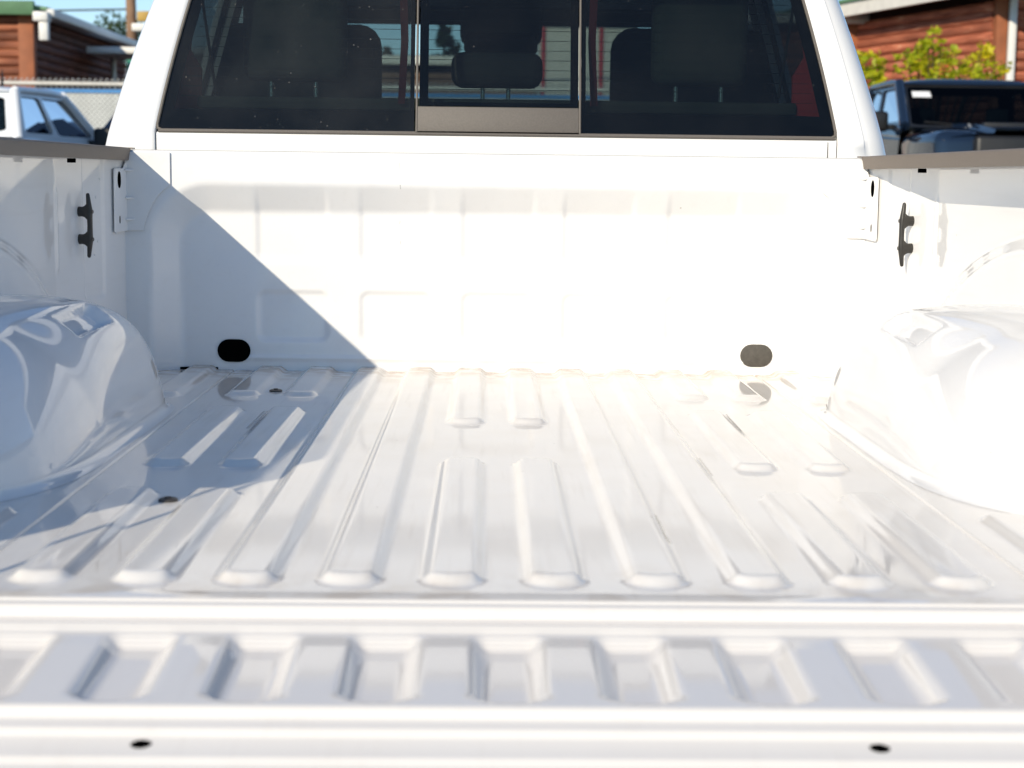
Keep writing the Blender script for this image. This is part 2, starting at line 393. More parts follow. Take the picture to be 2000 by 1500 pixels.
def rr_loop(u0, u1, v0, v1, r, n=5):
    p = []
    for cx, cy, a0 in ((u1 - r, v0 + r, -90), (u1 - r, v1 - r, 0), (u0 + r, v1 - r, 90), (u0 + r, v0 + r, 180)):
        for i in range(n + 1):
            a = R(a0 + 90 * i / n); p.append((cx + r * math.cos(a), cy + r * math.sin(a)))
    return p

def window_panel(parent, q, holes, body, gl, th, inward, frame_name, pane_name, r=0.06, seal=True):
    """a body panel over quad q with rounded window openings (list of u0,u1,v0,v1, splitting the panel in u) and a pane in each"""
    inward = Vector(inward)
    cuts = [0.0] + [(holes[i][1] + holes[i + 1][0]) / 2 for i in range(len(holes) - 1)] + [1.0]
    b = MB()
    for h, c0, c1 in zip(holes, cuts[:-1], cuts[1:]):
        inner = rr_loop(*h, r)
        cu, cv = (c0 + c1) / 2, 0.5
        hu, hv = (h[1] - h[0]) / 2, (h[3] - h[2]) / 2; mu, mv = (h[0] + h[1]) / 2, (h[2] + h[3]) / 2
        outer = []
        n = len(inner)
        for (u, v) in inner:
            a, c = (u - mu) / hu, (v - mv) / hv; s = max(abs(a), abs(c))
            outer.append((cu + a / s * (c1 - c0) / 2, cv + c / s * 0.5))
        vs = [bil(q, *p) for p in outer] + [bil(q, *p) for p in inner] + [bil(q, *p) + inward * th for p in inner]
        fs = []
        for i in range(n):
            j = (i + 1) % n
            fs += [(i, j, n + j, n + i), (n + i, n + j, 2 * n + j, 2 * n + i)]
        b.add(vs, fs)
    fr = b.build(frame_name, body, parent, smooth=35)
    for h in holes:
        inner = rr_loop(*h, r)
        vs = [bil(q, *p) + inward * th * 0.45 for p in inner]
        pane = MB().add(vs, [tuple(range(len(vs)))]).build(pane_name, gl, parent, smooth=0)
        if seal:
            MB().tube([v for v in vs] + [vs[0]], 0.008, 6, cap=False).build('seal', M['seal'], pane)
    return fr

def roof_grid(parent, body, RR, FR, crown, name='roof'):
    """crowned roof over the four roof corners with rolled edges"""
    nu, nv = 25, 25
    P = np.zeros((nu, nv, 3))
    for i in range(nu):
        for j in range(nv):
            u = -1 + 2 * i / (nu - 1); v = j / (nv - 1)
            su = math.copysign(1 - (1 - abs(u)) ** 1.8, u); 
            vv = 0.5 - 0.5 * math.copysign(1 - (1 - abs(1 - 2 * v)) ** 1.8, 1 - 2 * v)
            x = su * (RR[0] * (1 - vv) + FR[0] * vv); y = RR[1] * (1 - vv) + FR[1] * vv
            z = RR[2] * (1 - vv) + FR[2] * vv
            z += crown * (1 - abs(su) ** 3.2) ** 0.55 * (1 - abs(2 * vv - 1) ** 6) ** 0.6
            P[i, j] = (x, y, z)
    return grid(name, P, body, parent)

# ------------------------------------------------------------------ the near pickup truck
truck = thing('pickup_truck', (0, 0, GZ), 'white pickup truck seen from behind, its tailgate down and ribbed cargo bed empty', 'pickup truck')
BASE = bpy.data.objects  # noqa
UP = -GZ
def part(o):        # parts are written in bed coordinates; the truck's Empty stands on the ground
    o.parent = truck; o.location = (0, 0, UP); return o

# --- bed floor
PITCH = 0.115
ribs = []
for s in (-1, 1):
    ribs += [(s*0.0575, 1.185, 2.2), (s*0.0575, 0.048, 0.83), (s*0.1725, 0.048, 2.2), (s*0.2875, 0.048, 2.2)]
    for x in (0.4025, 0.5175):
        ribs += [(s*x, 1.525, 2.2), (s*x, 0.745, 1.365), (s*x, 0.048, 0.575)]
    ribs += [(s*0.675, 1.50, 2.2), (s*0.675, 0.048, 0.44), (s*0.79, 0.055, 0.30)]
ends = sorted({round(v, 3) for r_ in ribs for v in r_[1:] if v < 2})
xs = lines(-0.91, 0.91, 0.004, [np.arange(-0.61, -0.594, 0.001), np.arange(0.594, 0.61, 0.001)])
ys = lines(0.0, 1.976, 0.012, [np.arange(e - 0.04, e + 0.04, 0.004) for e in ends])
X, Y = np.meshgrid(xs, ys, indexing='ij')
H = np.zeros_like(X)
for (xc, y0, y1) in ribs:
    w = 0.0385
    dx_ = np.abs(X - xc) - w; dy_ = (np.abs(Y - (y0 + y1) / 2) - (y1 - y0) / 2) * 0.62 + 7.5 * (X - xc) ** 2
    qx, qy = dx_ + 0.017, dy_ + 0.017
    sd = np.hypot(np.maximum(qx, 0), np.maximum(qy, 0)) + np.minimum(np.maximum(qx, qy), 0) - 0.017
    # ends are eased a little longer than the flanks
    H = np.maximum(H, 0.0102 * sstep(0.0, -0.0175, sd))
H += 0.0008 * sstep(0.603, 0.605, np.abs(X))
H -= 0.004 * np.exp(-((np.abs(X) - 0.602) / 0.0016) ** 2)
H -= 0.0012 * np.exp(-((Y - 0.0) / 0.012) ** 2)
floor = part(grid('bed_floor', np.stack([X, Y, H], -1), M['floorwhite'], truck, smooth=0))
for (x, y, h) in ((-0.460, 1.615, 0.0), (-0.460, 0.500, 0.0)):
    p = MB(); p.tube([(x, y, -0.01), (x, y, 0.0025), (x, y, 0.004)], [0.0135, 0.0135, 0.011], 24); p.tube([(x, y, 0.003), (x, y, 0.006)], 0.005, 6)
    p.build('floor_bolt', M['bolt'], floor)
# rolled rear lip of the floor and the sill under it
prof = [(0.0, 0.0), (-0.003, -0.0012), (-0.0045, -0.0030), (-0.012, -0.0030), (-0.0165, -0.0042), (-0.019, -0.0075), (-0.0205, -0.0125), (-0.022, -0.0155), (-0.030, -0.0165), (-0.036, -0.022), (-0.038, -0.10)]
P = np.array([[(x, y, z) for (y, z) in prof] for x in np.linspace(-0.80, 0.80, 60)])
part(grid('rear_sill', P, M['gatewhite'], truck, smooth=50))
part(MB().box(-0.78, 0.78, -0.050, -0.034, -0.11, -0.03).build('sill_gap_seal', M['seal'], truck))

# --- front panel of the bed
xs = lines(-0.84, 0.84, 0.004); zs = lines(-0.03, 0.496, 0.004)
X, Z = np.meshgrid(xs, zs, indexing='ij')
sd = sd_rrect(X, Z, 0, -0.25, 0.752, 0.645, 0.105)
Rl = lambda o: np.clip((0.032 - sd + o) / 0.064, 0, 1)
Rr = (Rl(-0.006) + Rl(-0.002) + Rl(0.002) + Rl(0.006)) / 4
D = 0.040 * Rr
for xa, xb in ((-0.551, -0.383), (-0.315, -0.146), (-0.082, 0.090), (0.150, 0.318), (0.388, 0.556)):
    for za, zb in ((0.250, 0.47), (0.066, 0.186)):
        s2 = sd_rrect(X, Z, (xa + xb) / 2, (za + zb) / 2, (xb - xa) / 2, (zb - za) / 2, 0.022)
        D += 0.0054 * sstep(0.003, -0.012, s2) * Rr
D -= 0.0030 * np.exp(-((Z - 0.029) / 0.0045) ** 2) * sstep(0.585, 0.575, np.abs(X))
Yw = 1.930 + D
Pm = np.stack([X, Yw, Z], -1)
top = Pm[:, -1:, :].copy(); t1 = top + np.array([0, 0.002, 0.0025]); t2 = top + np.array([0, 0.006, 0.004]); t3 = top + np.array([0, 0.042, 0.004]); t4 = top + np.array([0, 0.043, -0.05])
front = part(grid('front_panel', np.concatenate([Pm, t1, t2, t3, t4], 1), M['panelwhite'], truck, smooth=60))
MB().prism(stadium(-0.603, 0.045, 0.0378, 0.0262), 'y', 1.9660, 1.982).build('drain_opening', M['hole'], front)['label'] = 'black oval opening low in the front panel'
pl = MB().prism(stadium(0.605, 0.045, 0.0374, 0.0262), 'y', 1.9672, 1.979)
pl.build('oval_plug', M['plug'], front, bevel=0.0012)['label'] = 'grey oval plug low in the front panel'
MB().box(-0.835, 0.835, 1.9345, 1.9385, 0.4992, 0.5006).build('top_edge_shade_line', M['shade_line'], front)  # added grey strip that draws the shadow line between bed and cab
# sealant and drain gap where floor and front panel meet
part(MB().box(-0.765, -0.64, 1.9655, 1.973, 0.0005, 0.0062).build('drain_gap', M['hole'], truck))
part(MB().box(0.728, 0.762, 1.9655, 1.973, 0.0, 0.0055).build('drain_gap', M['hole'], truck))

# --- side panels, wheelhouses, rails, cleats, gussets
def side_x(y, z):
    base = 0.838 + 0.067 * np.clip((1.930 - y) / 0.330, 0, 1)
    # soften the two creases of the ramp
    base = 0.5 * base + 0.25 * (0.838 + 0.067 * np.clip((1.930 - y - 0.010) / 0.330, 0, 1)) + 0.25 * (0.838 + 0.067 * np.clip((1.930 - y + 0.010) / 0.330, 0, 1))
    base = base - 0.085 * sstep(0.14, 0.04, y)
    e = np.hypot((y - 0.86) / 0.80, z / 0.37)
    base = base - 0.022 * sstep(1.02, 0.90, e) * sstep(1.60, 1.50, y)
    sdc = sd_rrect(y, z, 1.775, 0.40, 0.052, 0.225, 0.018)
    base = base + 0.0045 * sstep(0.002, -0.010, sdc)
    # vertical bead by the cleat
    base = base - 0.0045 * np.exp(-((y - 1.600) / 0.006) ** 2) * sstep(0.235, 0.26, z) * sstep(0.425, 0.40, z)
    return base
for s in (-1, 1):
    side = 'left' if s < 0 else 'right'
    ys = lines(-0.03, 1.945, 0.012, [np.arange(1.56, 1.90, 0.004)]); zs = lines(-0.02, 0.486, 0.006)
    Yg, Zg = np.meshgrid(ys, zs, indexing='ij')
    part(grid('side_panel', np.stack([s * side_x(Yg, Zg), Yg, Zg], -1), M['bedwhite'], truck, smooth=0))
    # outer skin of the bedside with its rolled top, wheel arch lip and tail lamp
    prof = [(0.838, 0.486), (0.93, 0.489), (0.957, 0.480), (0.975, 0.44), (0.985, 0.30), (0.990, 0.16), (0.978, 0.02), (0.972, -0.20), (0.955, -0.36)]
    pts = []
    for y in np.linspace(-0.035, 1.955, 60):
        row = []
        for (x, z) in prof:
            row.append((s * x, y, z))
        pts.append(row)
    osk = part(grid('outer_bedside', np.array(pts), M['white'], truck, smooth=50))
    arch = MB(); arch.tube([(s * 0.985, 0.86 + 0.47 * math.cos(a), -0.46 + 0.47 * math.sin(a)) for a in np.linspace(0.25, math.pi - 0.25, 24)], 0.025, 8)
    part(arch.build('wheel_arch_lip', M['white'], truck))
    part(MB().box(s * 0.80 if s > 0 else -0.985, s * 0.985 if s > 0 else -0.80, -0.045, 0.03, -0.36, 0.484, 0.008).build('rear_post', M['white'], truck))
    part(MB().box(*sorted((s * 0.84, s * 0.993)), -0.060, 0.02, 0.02, 0.42, 0.012).build('tail_lamp', M['lamp_red'], truck))
    # plastic rail cap
    prof = [(0.8285, 0.4762), (0.8265, 0.4768), (0.8225, 0.5000), (0.8240, 0.5032), (0.829, 0.5050), (0.945, 0.5050), (0.958, 0.503), (0.964, 0.496), (0.966, 0.482), (0.960, 0.482), (0.957, 0.4905), (0.835, 0.4925), (0.833, 0.478)]
    cap = MB().prism([(s * x, z) for x, z in prof], 'y', -0.045, 1.9285)
    cap.prism([(s * 0.8180, 0.5020), (s * 0.8180, 0.5050), (s * 0.944, 0.5050), (s * 0.944, 0.5020)], 'y', 1.9285, 1.955)
    part(cap.build('rail_cap', M['cap'], truck, smooth=50))
    part(MB().box(*sorted((s * 0.845, s * 0.859)), 1.526, 1.542, 0.4675, 0.4762, 0.001).build('rail_clip', M['hole'], truck))
    # wheelhouse
    nt, nr = 150, 80
    th = np.linspace(0, math.pi, nt); ph = np.linspace(0.0, 1.0, nr)
    T, Ph = np.meshgrid(th, ph, indexing='ij')
    fwd = 0.5 + 0.5 * np.cos(T)                      # 1 at the front foot, 0 at the rear foot
    nexp = 3.0 + 5.5 * sstep(0.35, 0.95, fwd)
    rho = 1 - (1 - Ph) ** 2.6; g_ = 1 - np.maximum(1 - rho ** nexp, 0) ** (1 / nexp)
    ca, sa = np.cos(T), np.sin(T)
    ex = 2.45
    sup = (np.abs(ca) ** ex + np.abs(sa) ** ex) ** (-1 / ex)
    ryv = 0.475 + 0.110 * sstep(0.30, 0.70, fwd)
    Yp = 0.87 + ryv * rho * sup * ca; Zp = 0.247 * rho * sup * sa
    Xp = 0.628 + (0.94 - 0.628) * g_ + 0.16 * Zp
    Zp = Zp + 0.0
    # shallow pocket pressed into the shoulder
    cc = (Xp - 0.66) + (Zp - 0.17)
    sdp = sd_rrect(Yp, cc, 1.00, 0.072, 0.10, 0.040, 0.012)
    dent = 0.020 * sstep(0.002, -0.016, sdp) * sstep(0.12, 0.14, Zp)
    Zp = Zp - dent * 0.75; Xp = Xp + dent * 0.6
    part(grid('wheelhouse', np.stack([s * Xp, Yp, Zp + 0.001], -1), M['bedwhite'], truck, smooth=0, flip=s > 0))
    # fillet where the wheelhouse meets the floor
    yo = np.concatenate([0.87 + 0.585 * (1 - (1 - np.linspace(1, 0, 60, endpoint=False)) ** 2.0)[::1][::-1][::-1], [0.87], 0.87 - 0.585 * (1 - (1 - np.linspace(0, 1, 60)) ** 2.0)[1:]])
    yo = np.sort(np.unique(np.round(yo, 5)))[::-1]
    yo = np.where(yo < 0.87, 0.87 - (0.87 - yo) * 0.475 / 0.585, yo)
    ro = np.abs(yo - 0.87) / np.where(yo < 0.87, 0.475, 0.585)
    ne = np.where(yo > 0.87, 8.5, 3.0)
    xo_ = 0.628 + 0.312 * (1 - np.maximum(1 - np.minimum(ro, 1) ** ne, 0) ** (1 / ne))
    tx, ty = np.gradient(xo_), np.gradient(yo); ln_ = np.hypot(tx, ty) + 1e-9
    nx, ny = -ty / ln_, tx / ln_
    sg_ = np.where(nx > 0, -1, 1); nx, ny = nx * sg_, ny * sg_
    rows = []
    for k in range(7):
        a = math.pi / 2 * k / 6; o_ = 0.017 * (1 - math.sin(a)); h_ = 0.015 * (1 - math.cos(a))
        rows.append(np.stack([s * (xo_ + nx * (o_ - 0.0015)), yo + ny * (o_ - 0.0015), np.full_like(yo, h_ + 0.0012)], -1))
    part(grid('wheelhouse_flange', np.array(rows), M['bedwhite'], truck, smooth=0))
    # tie-down cleat on the slanted corner of the side panel
    yc, zc = 1.705, 0.3375
    xw = float(side_x(np.array(yc), np.array(zc))); nrm = Vector((-s * 0.97, -0.245, 0)).normalized()
    pw = Vector((s * xw, yc, zc)); bar = pw + nrm * 0.023
    b = MB()
    zz = [-0.068, -0.067, -0.064, -0.045, -0.031, -0.018, 0.0, 0.018, 0.031, 0.045, 0.064, 0.067, 0.068]
    rr = [0.001, 0.0030, 0.0040, 0.0054, 0.0070, 0.0060, 0.0056, 0.0060, 0.0070, 0.0054, 0.0040, 0.0030, 0.001]
    lean = [Vector((0, 0, z)) + nrm * (0.004 * (1 - (abs(z) / 0.068) ** 2) - 0.002) for z in zz]
    b.tube([bar + v for v in lean], rr, 14)
    for dz in (-0.029, 0.029):
        c = bar + Vector((0, 0, dz))
        b.tube([c + nrm * 0.002, c - nrm * 0.004, c - nrm * 0.009, c - nrm * 0.014, c - nrm * 0.024], [(0.0068, 0.021), (0.0072, 0.0175), (0.0078, 0.0125), (0.0080, 0.0105), (0.0085, 0.0108)], 18)
    cl = part(b.build('tie_down_cleat', M['cleat'], truck))
    for dz in (-0.029, 0.029):
        c = bar + Vector((0, 0, dz))
        MB().tube([c + nrm * 0.004, c + nrm * 0.0090], 0.0046, 6).build('bolt', M['cleat'], cl)
    # corner gusset: plate over the front panel and a tab folded along the side panel
    arc = [(-0.7345, 0.4225), (-0.748, 0.4130), (-0.762, 0.3990), (-0.775, 0.3800), (-0.786, 0.3560), (-0.7935, 0.3330), (-0.7945, 0.3200)]
    poly = [(-0.8365, 0.4955), (-0.7345, 0.4955)] + arc + [(-0.8365, 0.3195)]
    gu = part(MB().prism([(-s * x, z) for x, z in poly], 'y', 1.9250, 1.9275).build('corner_gusset', M['bedwhite'], truck, bevel=0.0006, seg=1))
    tab = [(1.9275, 0.4750), (1.918, 0.4700), (1.909, 0.4585), (1.866, 0.4585), (1.862, 0.4545), (1.8600, 0.3210), (1.864, 0.3160), (1.9275, 0.3195)]
    def slant(m_, x0):
        m_.v = [(x + s * (x0 + 0.203 * (1.9275 - y)), y, z) for x, y, z in m_.v]; return m_
    slant(MB().prism(tab, 'x', 0.0, s * 0.002), 0.8315).build('tab', M['bedwhite'], gu, bevel=0.0005, seg=1)
    slant(MB().prism([(1.886 + 0.0075 * math.cos(a), 0.4330 + 0.0185 * math.sin(a)) for a in np.linspace(0, 2 * math.pi, 24, endpoint=False)], 'x', -s * 0.0012, s * 0.001), 0.8315).build('slot', M['hole'], gu)
    slant(MB().prism([(1.886 + 0.0022 * math.cos(a), 0.3450 + 0.0085 * math.sin(a)) for a in np.linspace(0, 2 * math.pi, 16, endpoint=False)], 'x', -s * 0.001, s * 0.001), 0.8315).build('slot', M['plug'], gu)
    for dz in (0.455, 0.393, 0.345):          # stiffening nubs in the fold
        MB().tube([(s * 0.8335, 1.915, dz), (s * 0.8280, 1.9215, dz), (s * 0.816, 1.9262, dz)], [0.002, 0.0035, 0.002], 8).build('stiffener', M['bedwhite'], gu)
    for (yy, z2) in ((1.815, 0.434), (1.795, 0.395), (1.80, 0.30), (1.782, 0.272)):
        xq = float(side_x(np.array(yy), np.array(z2)))
        sp = MB().tube([(s * (xq + 0.002), yy, z2), (s * (xq - 0.0012), yy, z2), (s * (xq - 0.002), yy, z2)], [0.0036, 0.003, 0.001], 10)
        part(sp.build('weld_spot', M['bedwhite'], truck))
    # tailgate check cable
    cb = MB(); cb.tube([(s * 0.785, -0.01, 0.40), (s * 0.772, -0.20, 0.185), (s * 0.758, -0.42, -0.045)], 0.004, 8)
    cb.box(*sorted((s * 0.775, s * 0.80)), -0.03, 0.005, 0.385, 0.42, 0.003)
    part(cb.build('tailgate_cable', M['cable'], truck))

# --- tailgate, lying open
xs = lines(-0.765, 0.765, 0.005)
yk = [-0.0485, -0.050, -0.053, -0.056, -0.072, -0.0745]
prof = [(-0.046, -0.075), (-0.0475, -0.022), (-0.049, -0.0145), (-0.052, -0.0118), (-0.0555, -0.0125), (-0.0615, -0.0185)]
after = [(-0.2515, -0.0304), (-0.2560, -0.0318), (-0.2585, -0.0345), (-0.2605, -0.0395), (-0.2635, -0.0415), (-0.2770, -0.0424), (-0.2805, -0.0438), (-0.2830, -0.0480), (-0.2860, -0.0507),
         (-0.3200, -0.0530), (-0.3240, -0.0548), (-0.3265, -0.0580), (-0.3300, -0.0600), (-0.42, -0.0650), (-0.535, -0.0720), (-0.552, -0.077), (-0.560, -0.088), (-0.562, -0.14)]
ymid = np.unique(np.concatenate([np.arange(-0.250, -0.064, 0.004), np.arange(-0.10, -0.064, 0.002)]))[::-1]
rows = []
for (y, z) in prof: rows.append(np.stack([xs, np.full_like(xs, y), np.full_like(xs, z)], -1))
for y in ymid:
    zp = -0.0190 + 0.06 * (y + 0.061)
    z = np.full_like(xs, zp)
    for k in range(-6, 7):
        xc = k * 0.1245 + 0.0025
        y0, y1 = -0.244, -0.0655
        sd = sd_rrect(xs, np.full_like(xs, y), xc, (y0 + y1) / 2, 0.0365, (y1 - y0) / 2, 0.014)
        if y < -0.208:      # near ends run out in a U
            sd = np.maximum(sd, np.hypot((xs - xc) * 0.80, (y + 0.208)) - 0.035)
        dep = 0.0135 * sstep(0.003, -0.0180, sd)
        z = np.minimum(z, zp - dep)
    rows.append(np.stack([xs, np.full_like(xs, y), z], -1))
for (y, z) in after: rows.append(np.stack([xs, np.full_like(xs, y), np.full_like(xs, z)], -1))
gate = part(grid('tailgate', np.array(rows), M['gatewhite'], truck, smooth=60))
MB().box(-0.765, 0.765, -0.561, -0.052, -0.150, -0.092, 0.01).build('outer_skin', M['white'], gate)
for x in (-0.3245, 0.3325):
    b = MB(); b.tube([(x, -0.298, -0.060), (x, -0.298, -0.0510), (x, -0.298, -0.0495)], [0.0092, 0.0092, 0.006], 20)
    b.build('rubber_plug', M['hole'], gate)
part(MB().box(-0.93, 0.93, -0.30, -0.06, -0.50, -0.30, 0.03).build('rear_bumper', M['chrome'], truck))

# --- cab
def xw(z): t = z - 0.543; return 0.779 - 0.19 * t - 0.16 * t * t
def xo(z): t = max(z, 0.30) - 0.512; return 0.905 - 0.25 * t - 0.18 * t * t
def yb(z): return 1.985 + 0.20 * max(0.0, z - 0.545)
ZT = 0.985
zs = list(np.linspace(-0.36, 0.50, 10)) + list(np.linspace(0.505, ZT, 26))
for s in (-1, 1):
    rows = []
    for z in zs:
        w = xw(z) if z > 0.545 else 0.7785; o = xo(z); y = yb(z)
        row = [(w - 0.001, y + 0.028), (w + 0.0005, y + 0.004), (w + 0.003, y + 0.0005), (w + 0.012, y - 0.0015), ((w + o) / 2, y - 0.002)]
        r = 0.060
        for k in range(0, 9):
            a = R(-90 + 86 * k / 8); row.append((o - r + r * math.cos(a), y + r + r * math.sin(a) + 0.002))
        row += [(o + 0.004, y + 0.12), (o + 0.010, y + 0.22)]
        rows.append([(s * a, b_, z) for a, b_ in row])
    part(grid('rear_pillar', np.array(rows), M['white'], truck, smooth=55, flip=s < 0))
# panel below the window, slightly sunk between two seams
zz = list(np.linspace(-0.36, 0.50, 8)) + [0.515, 0.528, 0.536, 0.5405, 0.5425]
yy = [1.9875] * 8 + [1.9872, 1.9868, 1.9868, 1.9885, 1.994]
xl = np.linspace(-0.7765, 0.7765, 40)
P = np.array([[(x, y - 0.004 * (abs(x) > 0.755) * 0 , z) for z, y in zip(zz, yy)] for x in xl])
bp = part(grid('cab_back_panel', P, M['white'], truck, smooth=50))
MB().box(0.7560, 0.7575, 1.9858, 1.990, 0.40, 0.5365).build('panel_seam', M['plug'], bp)
hd = MB().prism([(1.99 + 0.20 * (0.93 - 0.545), 0.93), (1.985 + 0.20 * (ZT - 0.545), ZT + 0.001), (2.14, 1.06), (2.30, 1.07), (2.30, 0.96)], 'x', -0.70, 0.70)
part(hd.build('window_header', M['white'], truck, bevel=0.006))

def wy(z): return 1.992 + 0.20 * (z - 0.545)      # outer face of the glass
def pane_mesh(pts, y_off):      # pts (x,z) polygon on the sloping glass plane, 5 mm thick
    n = len(pts); o = [(x, wy(z) + y_off, z) for x, z in pts]; i_ = [(x, wy(z) + y_off + 0.004, z) for x, z in pts]
    return MB().add(o + i_, [tuple(range(n)), tuple(range(n, 2 * n))[::-1]] + [(k, n + k, n + (k + 1) % n, (k + 1) % n) for k in range(n)])
WT = 0.955
def side_poly(s, inset, zb, xi):
    e = [(s * (xw(z) - inset), z) for z in np.linspace(zb + 0.012, WT - inset * 0.5, 14)]
    return [(s * xi, zb), (s * (xw(zb) - inset - 0.012), zb)] + [(s * (xw(zb + 0.004) - inset - 0.004), zb + 0.004)] + e + [(s * xi, WT - inset * 0.5)]
def ring(pts, inner, y0, th):
    """flat border between polygon pts and the matching polygon inner"""
    n = len(pts); A = [(x, wy(z) + y0, z) for x, z in pts]; B = [(x, wy(z) + y0, z) for x, z in inner]
    A2 = [(x, wy(z) + y0 + th, z) for x, z in pts]; B2 = [(x, wy(z) + y0 + th, z) for x, z in inner]
    m = MB(); fs = []
    for k in range(n):
        j = (k + 1) % n
        fs += [(k, j, n + j, n + k), (2*n + k, 3*n + k, 3*n + j, 2*n + j), (n + k, n + j, 3*n + j, 3*n + k), (k, 2*n + k, 2*n + j, j)]
    return m.add(A + B + A2 + B2, fs)
def shrink(pts, dx, dz_lo, dz_hi, dxi):
    xs_ = [p[0] for p in pts]; cxm = sum(xs_) / len(xs_)
    out = []
    lo, hi = min(p[1] for p in pts), max(p[1] for p in pts)
    edge_in = min(abs(x) for x in xs_)
    for x, z in pts:
        sg = 1 if cxm > 0 else -1
        nx = sg * (abs(x) + dxi) if abs(abs(x) - edge_in) < 1e-6 else sg * (abs(x) - dx)
        nz = min(max(z, lo + dz_lo), hi - dz_hi)
        out.append((nx, nz))
    return out
for s in (-1, 1):
    pts = side_poly(s, 0.004, 0.549, 0.191)
    pane = part(pane_mesh(pts, 0.0).build('rear_window_pane', M['rear_glass'], truck, smooth=0))
    if s < 0: pane.data.materials[0] = M['rear_glass_dusty']
    ring(pts, shrink(pts, 0.026, 0.046, 0.02, 0.010), 0.0055, 0.001).build('frit_border', M['hole'], pane)
    tr = [(s * 0.187, 0.5465)] + [(s * (xw(0.5465) - 0.014), 0.5465), (s * (xw(0.552) - 0.004), 0.551)] + [(s * (xw(z) - 0.001), z) for z in np.linspace(0.56, WT, 14)]
    MB().tube([(x, wy(z) - 0.003, z) for x, z in tr], 0.0036, 8).build('pane_trim', M['trim'], pane)
    d = MB()
    for z in np.arange(0.625, 0.95, 0.0225):
        d.box(*sorted((s * 0.222, s * (xw(z) - 0.038))), wy(z) + 0.0054, wy(z) + 0.0060, z - 0.0006, z + 0.0006)
    d.build('defroster_lines', M['black'], pane)
pts = [(-0.180, 0.6085), (0.184, 0.6085), (0.184, WT), (-0.180, WT)]
mid = part(pane_mesh(pts, 0.003).build('rear_window_pane', M['rear_glass'], truck, smooth=0)); mid['label'] = 'narrow middle sliding pane of the rear window'
inner = [(-0.160, 0.618), (0.166, 0.618), (0.166, WT - 0.01), (-0.160, WT - 0.01)]
ring(pts, inner, 0.0085, 0.001).build('frit_border', M['hole'], mid)
d = MB()
for z in np.arange(0.625, 0.95, 0.0225): d.box(-0.160, 0.166, wy(z) + 0.0084, wy(z) + 0.0090, z - 0.0006, z + 0.0006)
d.build('defroster_lines', M['black'], mid)
for s, x in ((-1, -0.1855), (1, 0.1880)):
    MB().tube([(x, wy(0.548) - 0.001, 0.548), (x, wy(WT) - 0.001, WT)], 0.0026, 8).build('pane_divider', M['trim'], mid)
b = MB()
q = [(-0.1835, 0.5505), (0.1855, 0.5505), (0.1855, 0.6070), (-0.1835, 0.6070)]
pane_mesh_ = pane_mesh(q, -0.003); b.v, b.f = pane_mesh_.v, pane_mesh_.f
part(b.build('slider_panel', M['trim'], truck, bevel=0.0015))
tb = MB().tube([(-0.772, wy(0.546) - 0.004, 0.5445), (0.772, wy(0.546) - 0.004, 0.5445)], [(0.0040, 0.0036)] * 2, 8)
part(tb.build('window_bottom_trim', M['trim'], truck))
part(MB().box(-0.772, 0.772, 1.990, 1.999, 0.5395, 0.5440).build('window_gasket', M['seal'], truck))

# cab sides, roof, windshield, doors, floor
for s in (-1, 1):
    q = [(s * 0.925, 2.19, 0.50), (s * 0.945, 4.30, 0.50), (s * 0.735, 3.72, 1.035), (s * 0.752, 2.27, 1.035)]
    window_panel(truck, q, [(0.04, 0.40, 0.10, 0.90), (0.47, 0.90, 0.08, 0.90)], M['white'], M['side_glass'], 0.05, (-s, 0, 0), 'door_frame', 'door_window', r=0.05)
    for o in [c for c in truck.children if c.name.split('.')[0] in ('door_frame', 'door_window') and c.location.z == 0]: o.location = (0, 0, UP)
    for ya, ybk in ((2.19, 3.17), (3.18, 4.30)):
        prof = [(0.925, 0.50), (0.968, 0.42), (0.990, 0.25), (0.992, 0.0), (0.975, -0.30), (0.95, -0.36)]
        P = np.array([[(s * x, y, z) for x, z in prof] for y in np.linspace(ya, ybk, 8)])
        dr = part(grid('door', P, M['white'], truck, smooth=50))
        MB().box(*sorted((s * 0.985, s * 1.015)), ya + 0.10, ya + 0.30, 0.33, 0.365, 0.01).build('handle', M['black'], dr)
    mi = MB(); mi.box(*sorted((s * 1.00, s * 1.24)), 3.95, 4.07, 0.50, 0.78, 0.04); mi.box(*sorted((s * 0.92, s * 1.02)), 3.98, 4.03, 0.54, 0.60, 0.01)
    part(mi.build('side_mirror', M['black'], truck))
    fe = MB().box(*sorted((s * 0.55, s * 0.985)), 4.30, 5.45, -0.25, 0.44, 0.09, 4); part(fe.build('front_fender', M['white'], truck))
    part(MB().box(*sorted((s * 0.60, s * 0.95)), 5.36, 5.475, 0.12, 0.32, 0.03).build('headlight', M['lamp_clear'], truck))
    pi_ = MB().tube([(s * 0.93, 4.32, 0.50), (s * 0.735, 3.72, 1.04)], 0.045, 10)
    part(pi_.build('windshield_pillar', M['white'], truck))
part(roof_grid(truck, M['white'], (0.755, 2.10, 1.04), (0.74, 3.72, 1.04), 0.055))
part(MB().box(-0.73, 0.73, 2.12, 3.70, 1.005, 1.035, 0.01).build('headliner', M['inside'], truck))
q = [(-0.90, 4.34, 0.50), (0.90, 4.34, 0.50), (0.72, 3.73, 1.035), (-0.72, 3.73, 1.035)]
n0 = len(truck.children)
window_panel(truck, q, [(0.03, 0.97, 0.03, 0.88)], M['seal'], M['clear_glass'], 0.02, (0, -0.7, -0.7), 'windshield_frame', 'windshield', r=0.05)
for o in truck.children:
    if o.name.split('.')[0] in ('windshield_frame', 'windshield'): o.location = (0, 0, UP)
hood = MB().box(-0.80, 0.80, 4.28, 5.45, 0.30, 0.49, 0.08, 4); part(hood.build('hood', M['white'], truck))
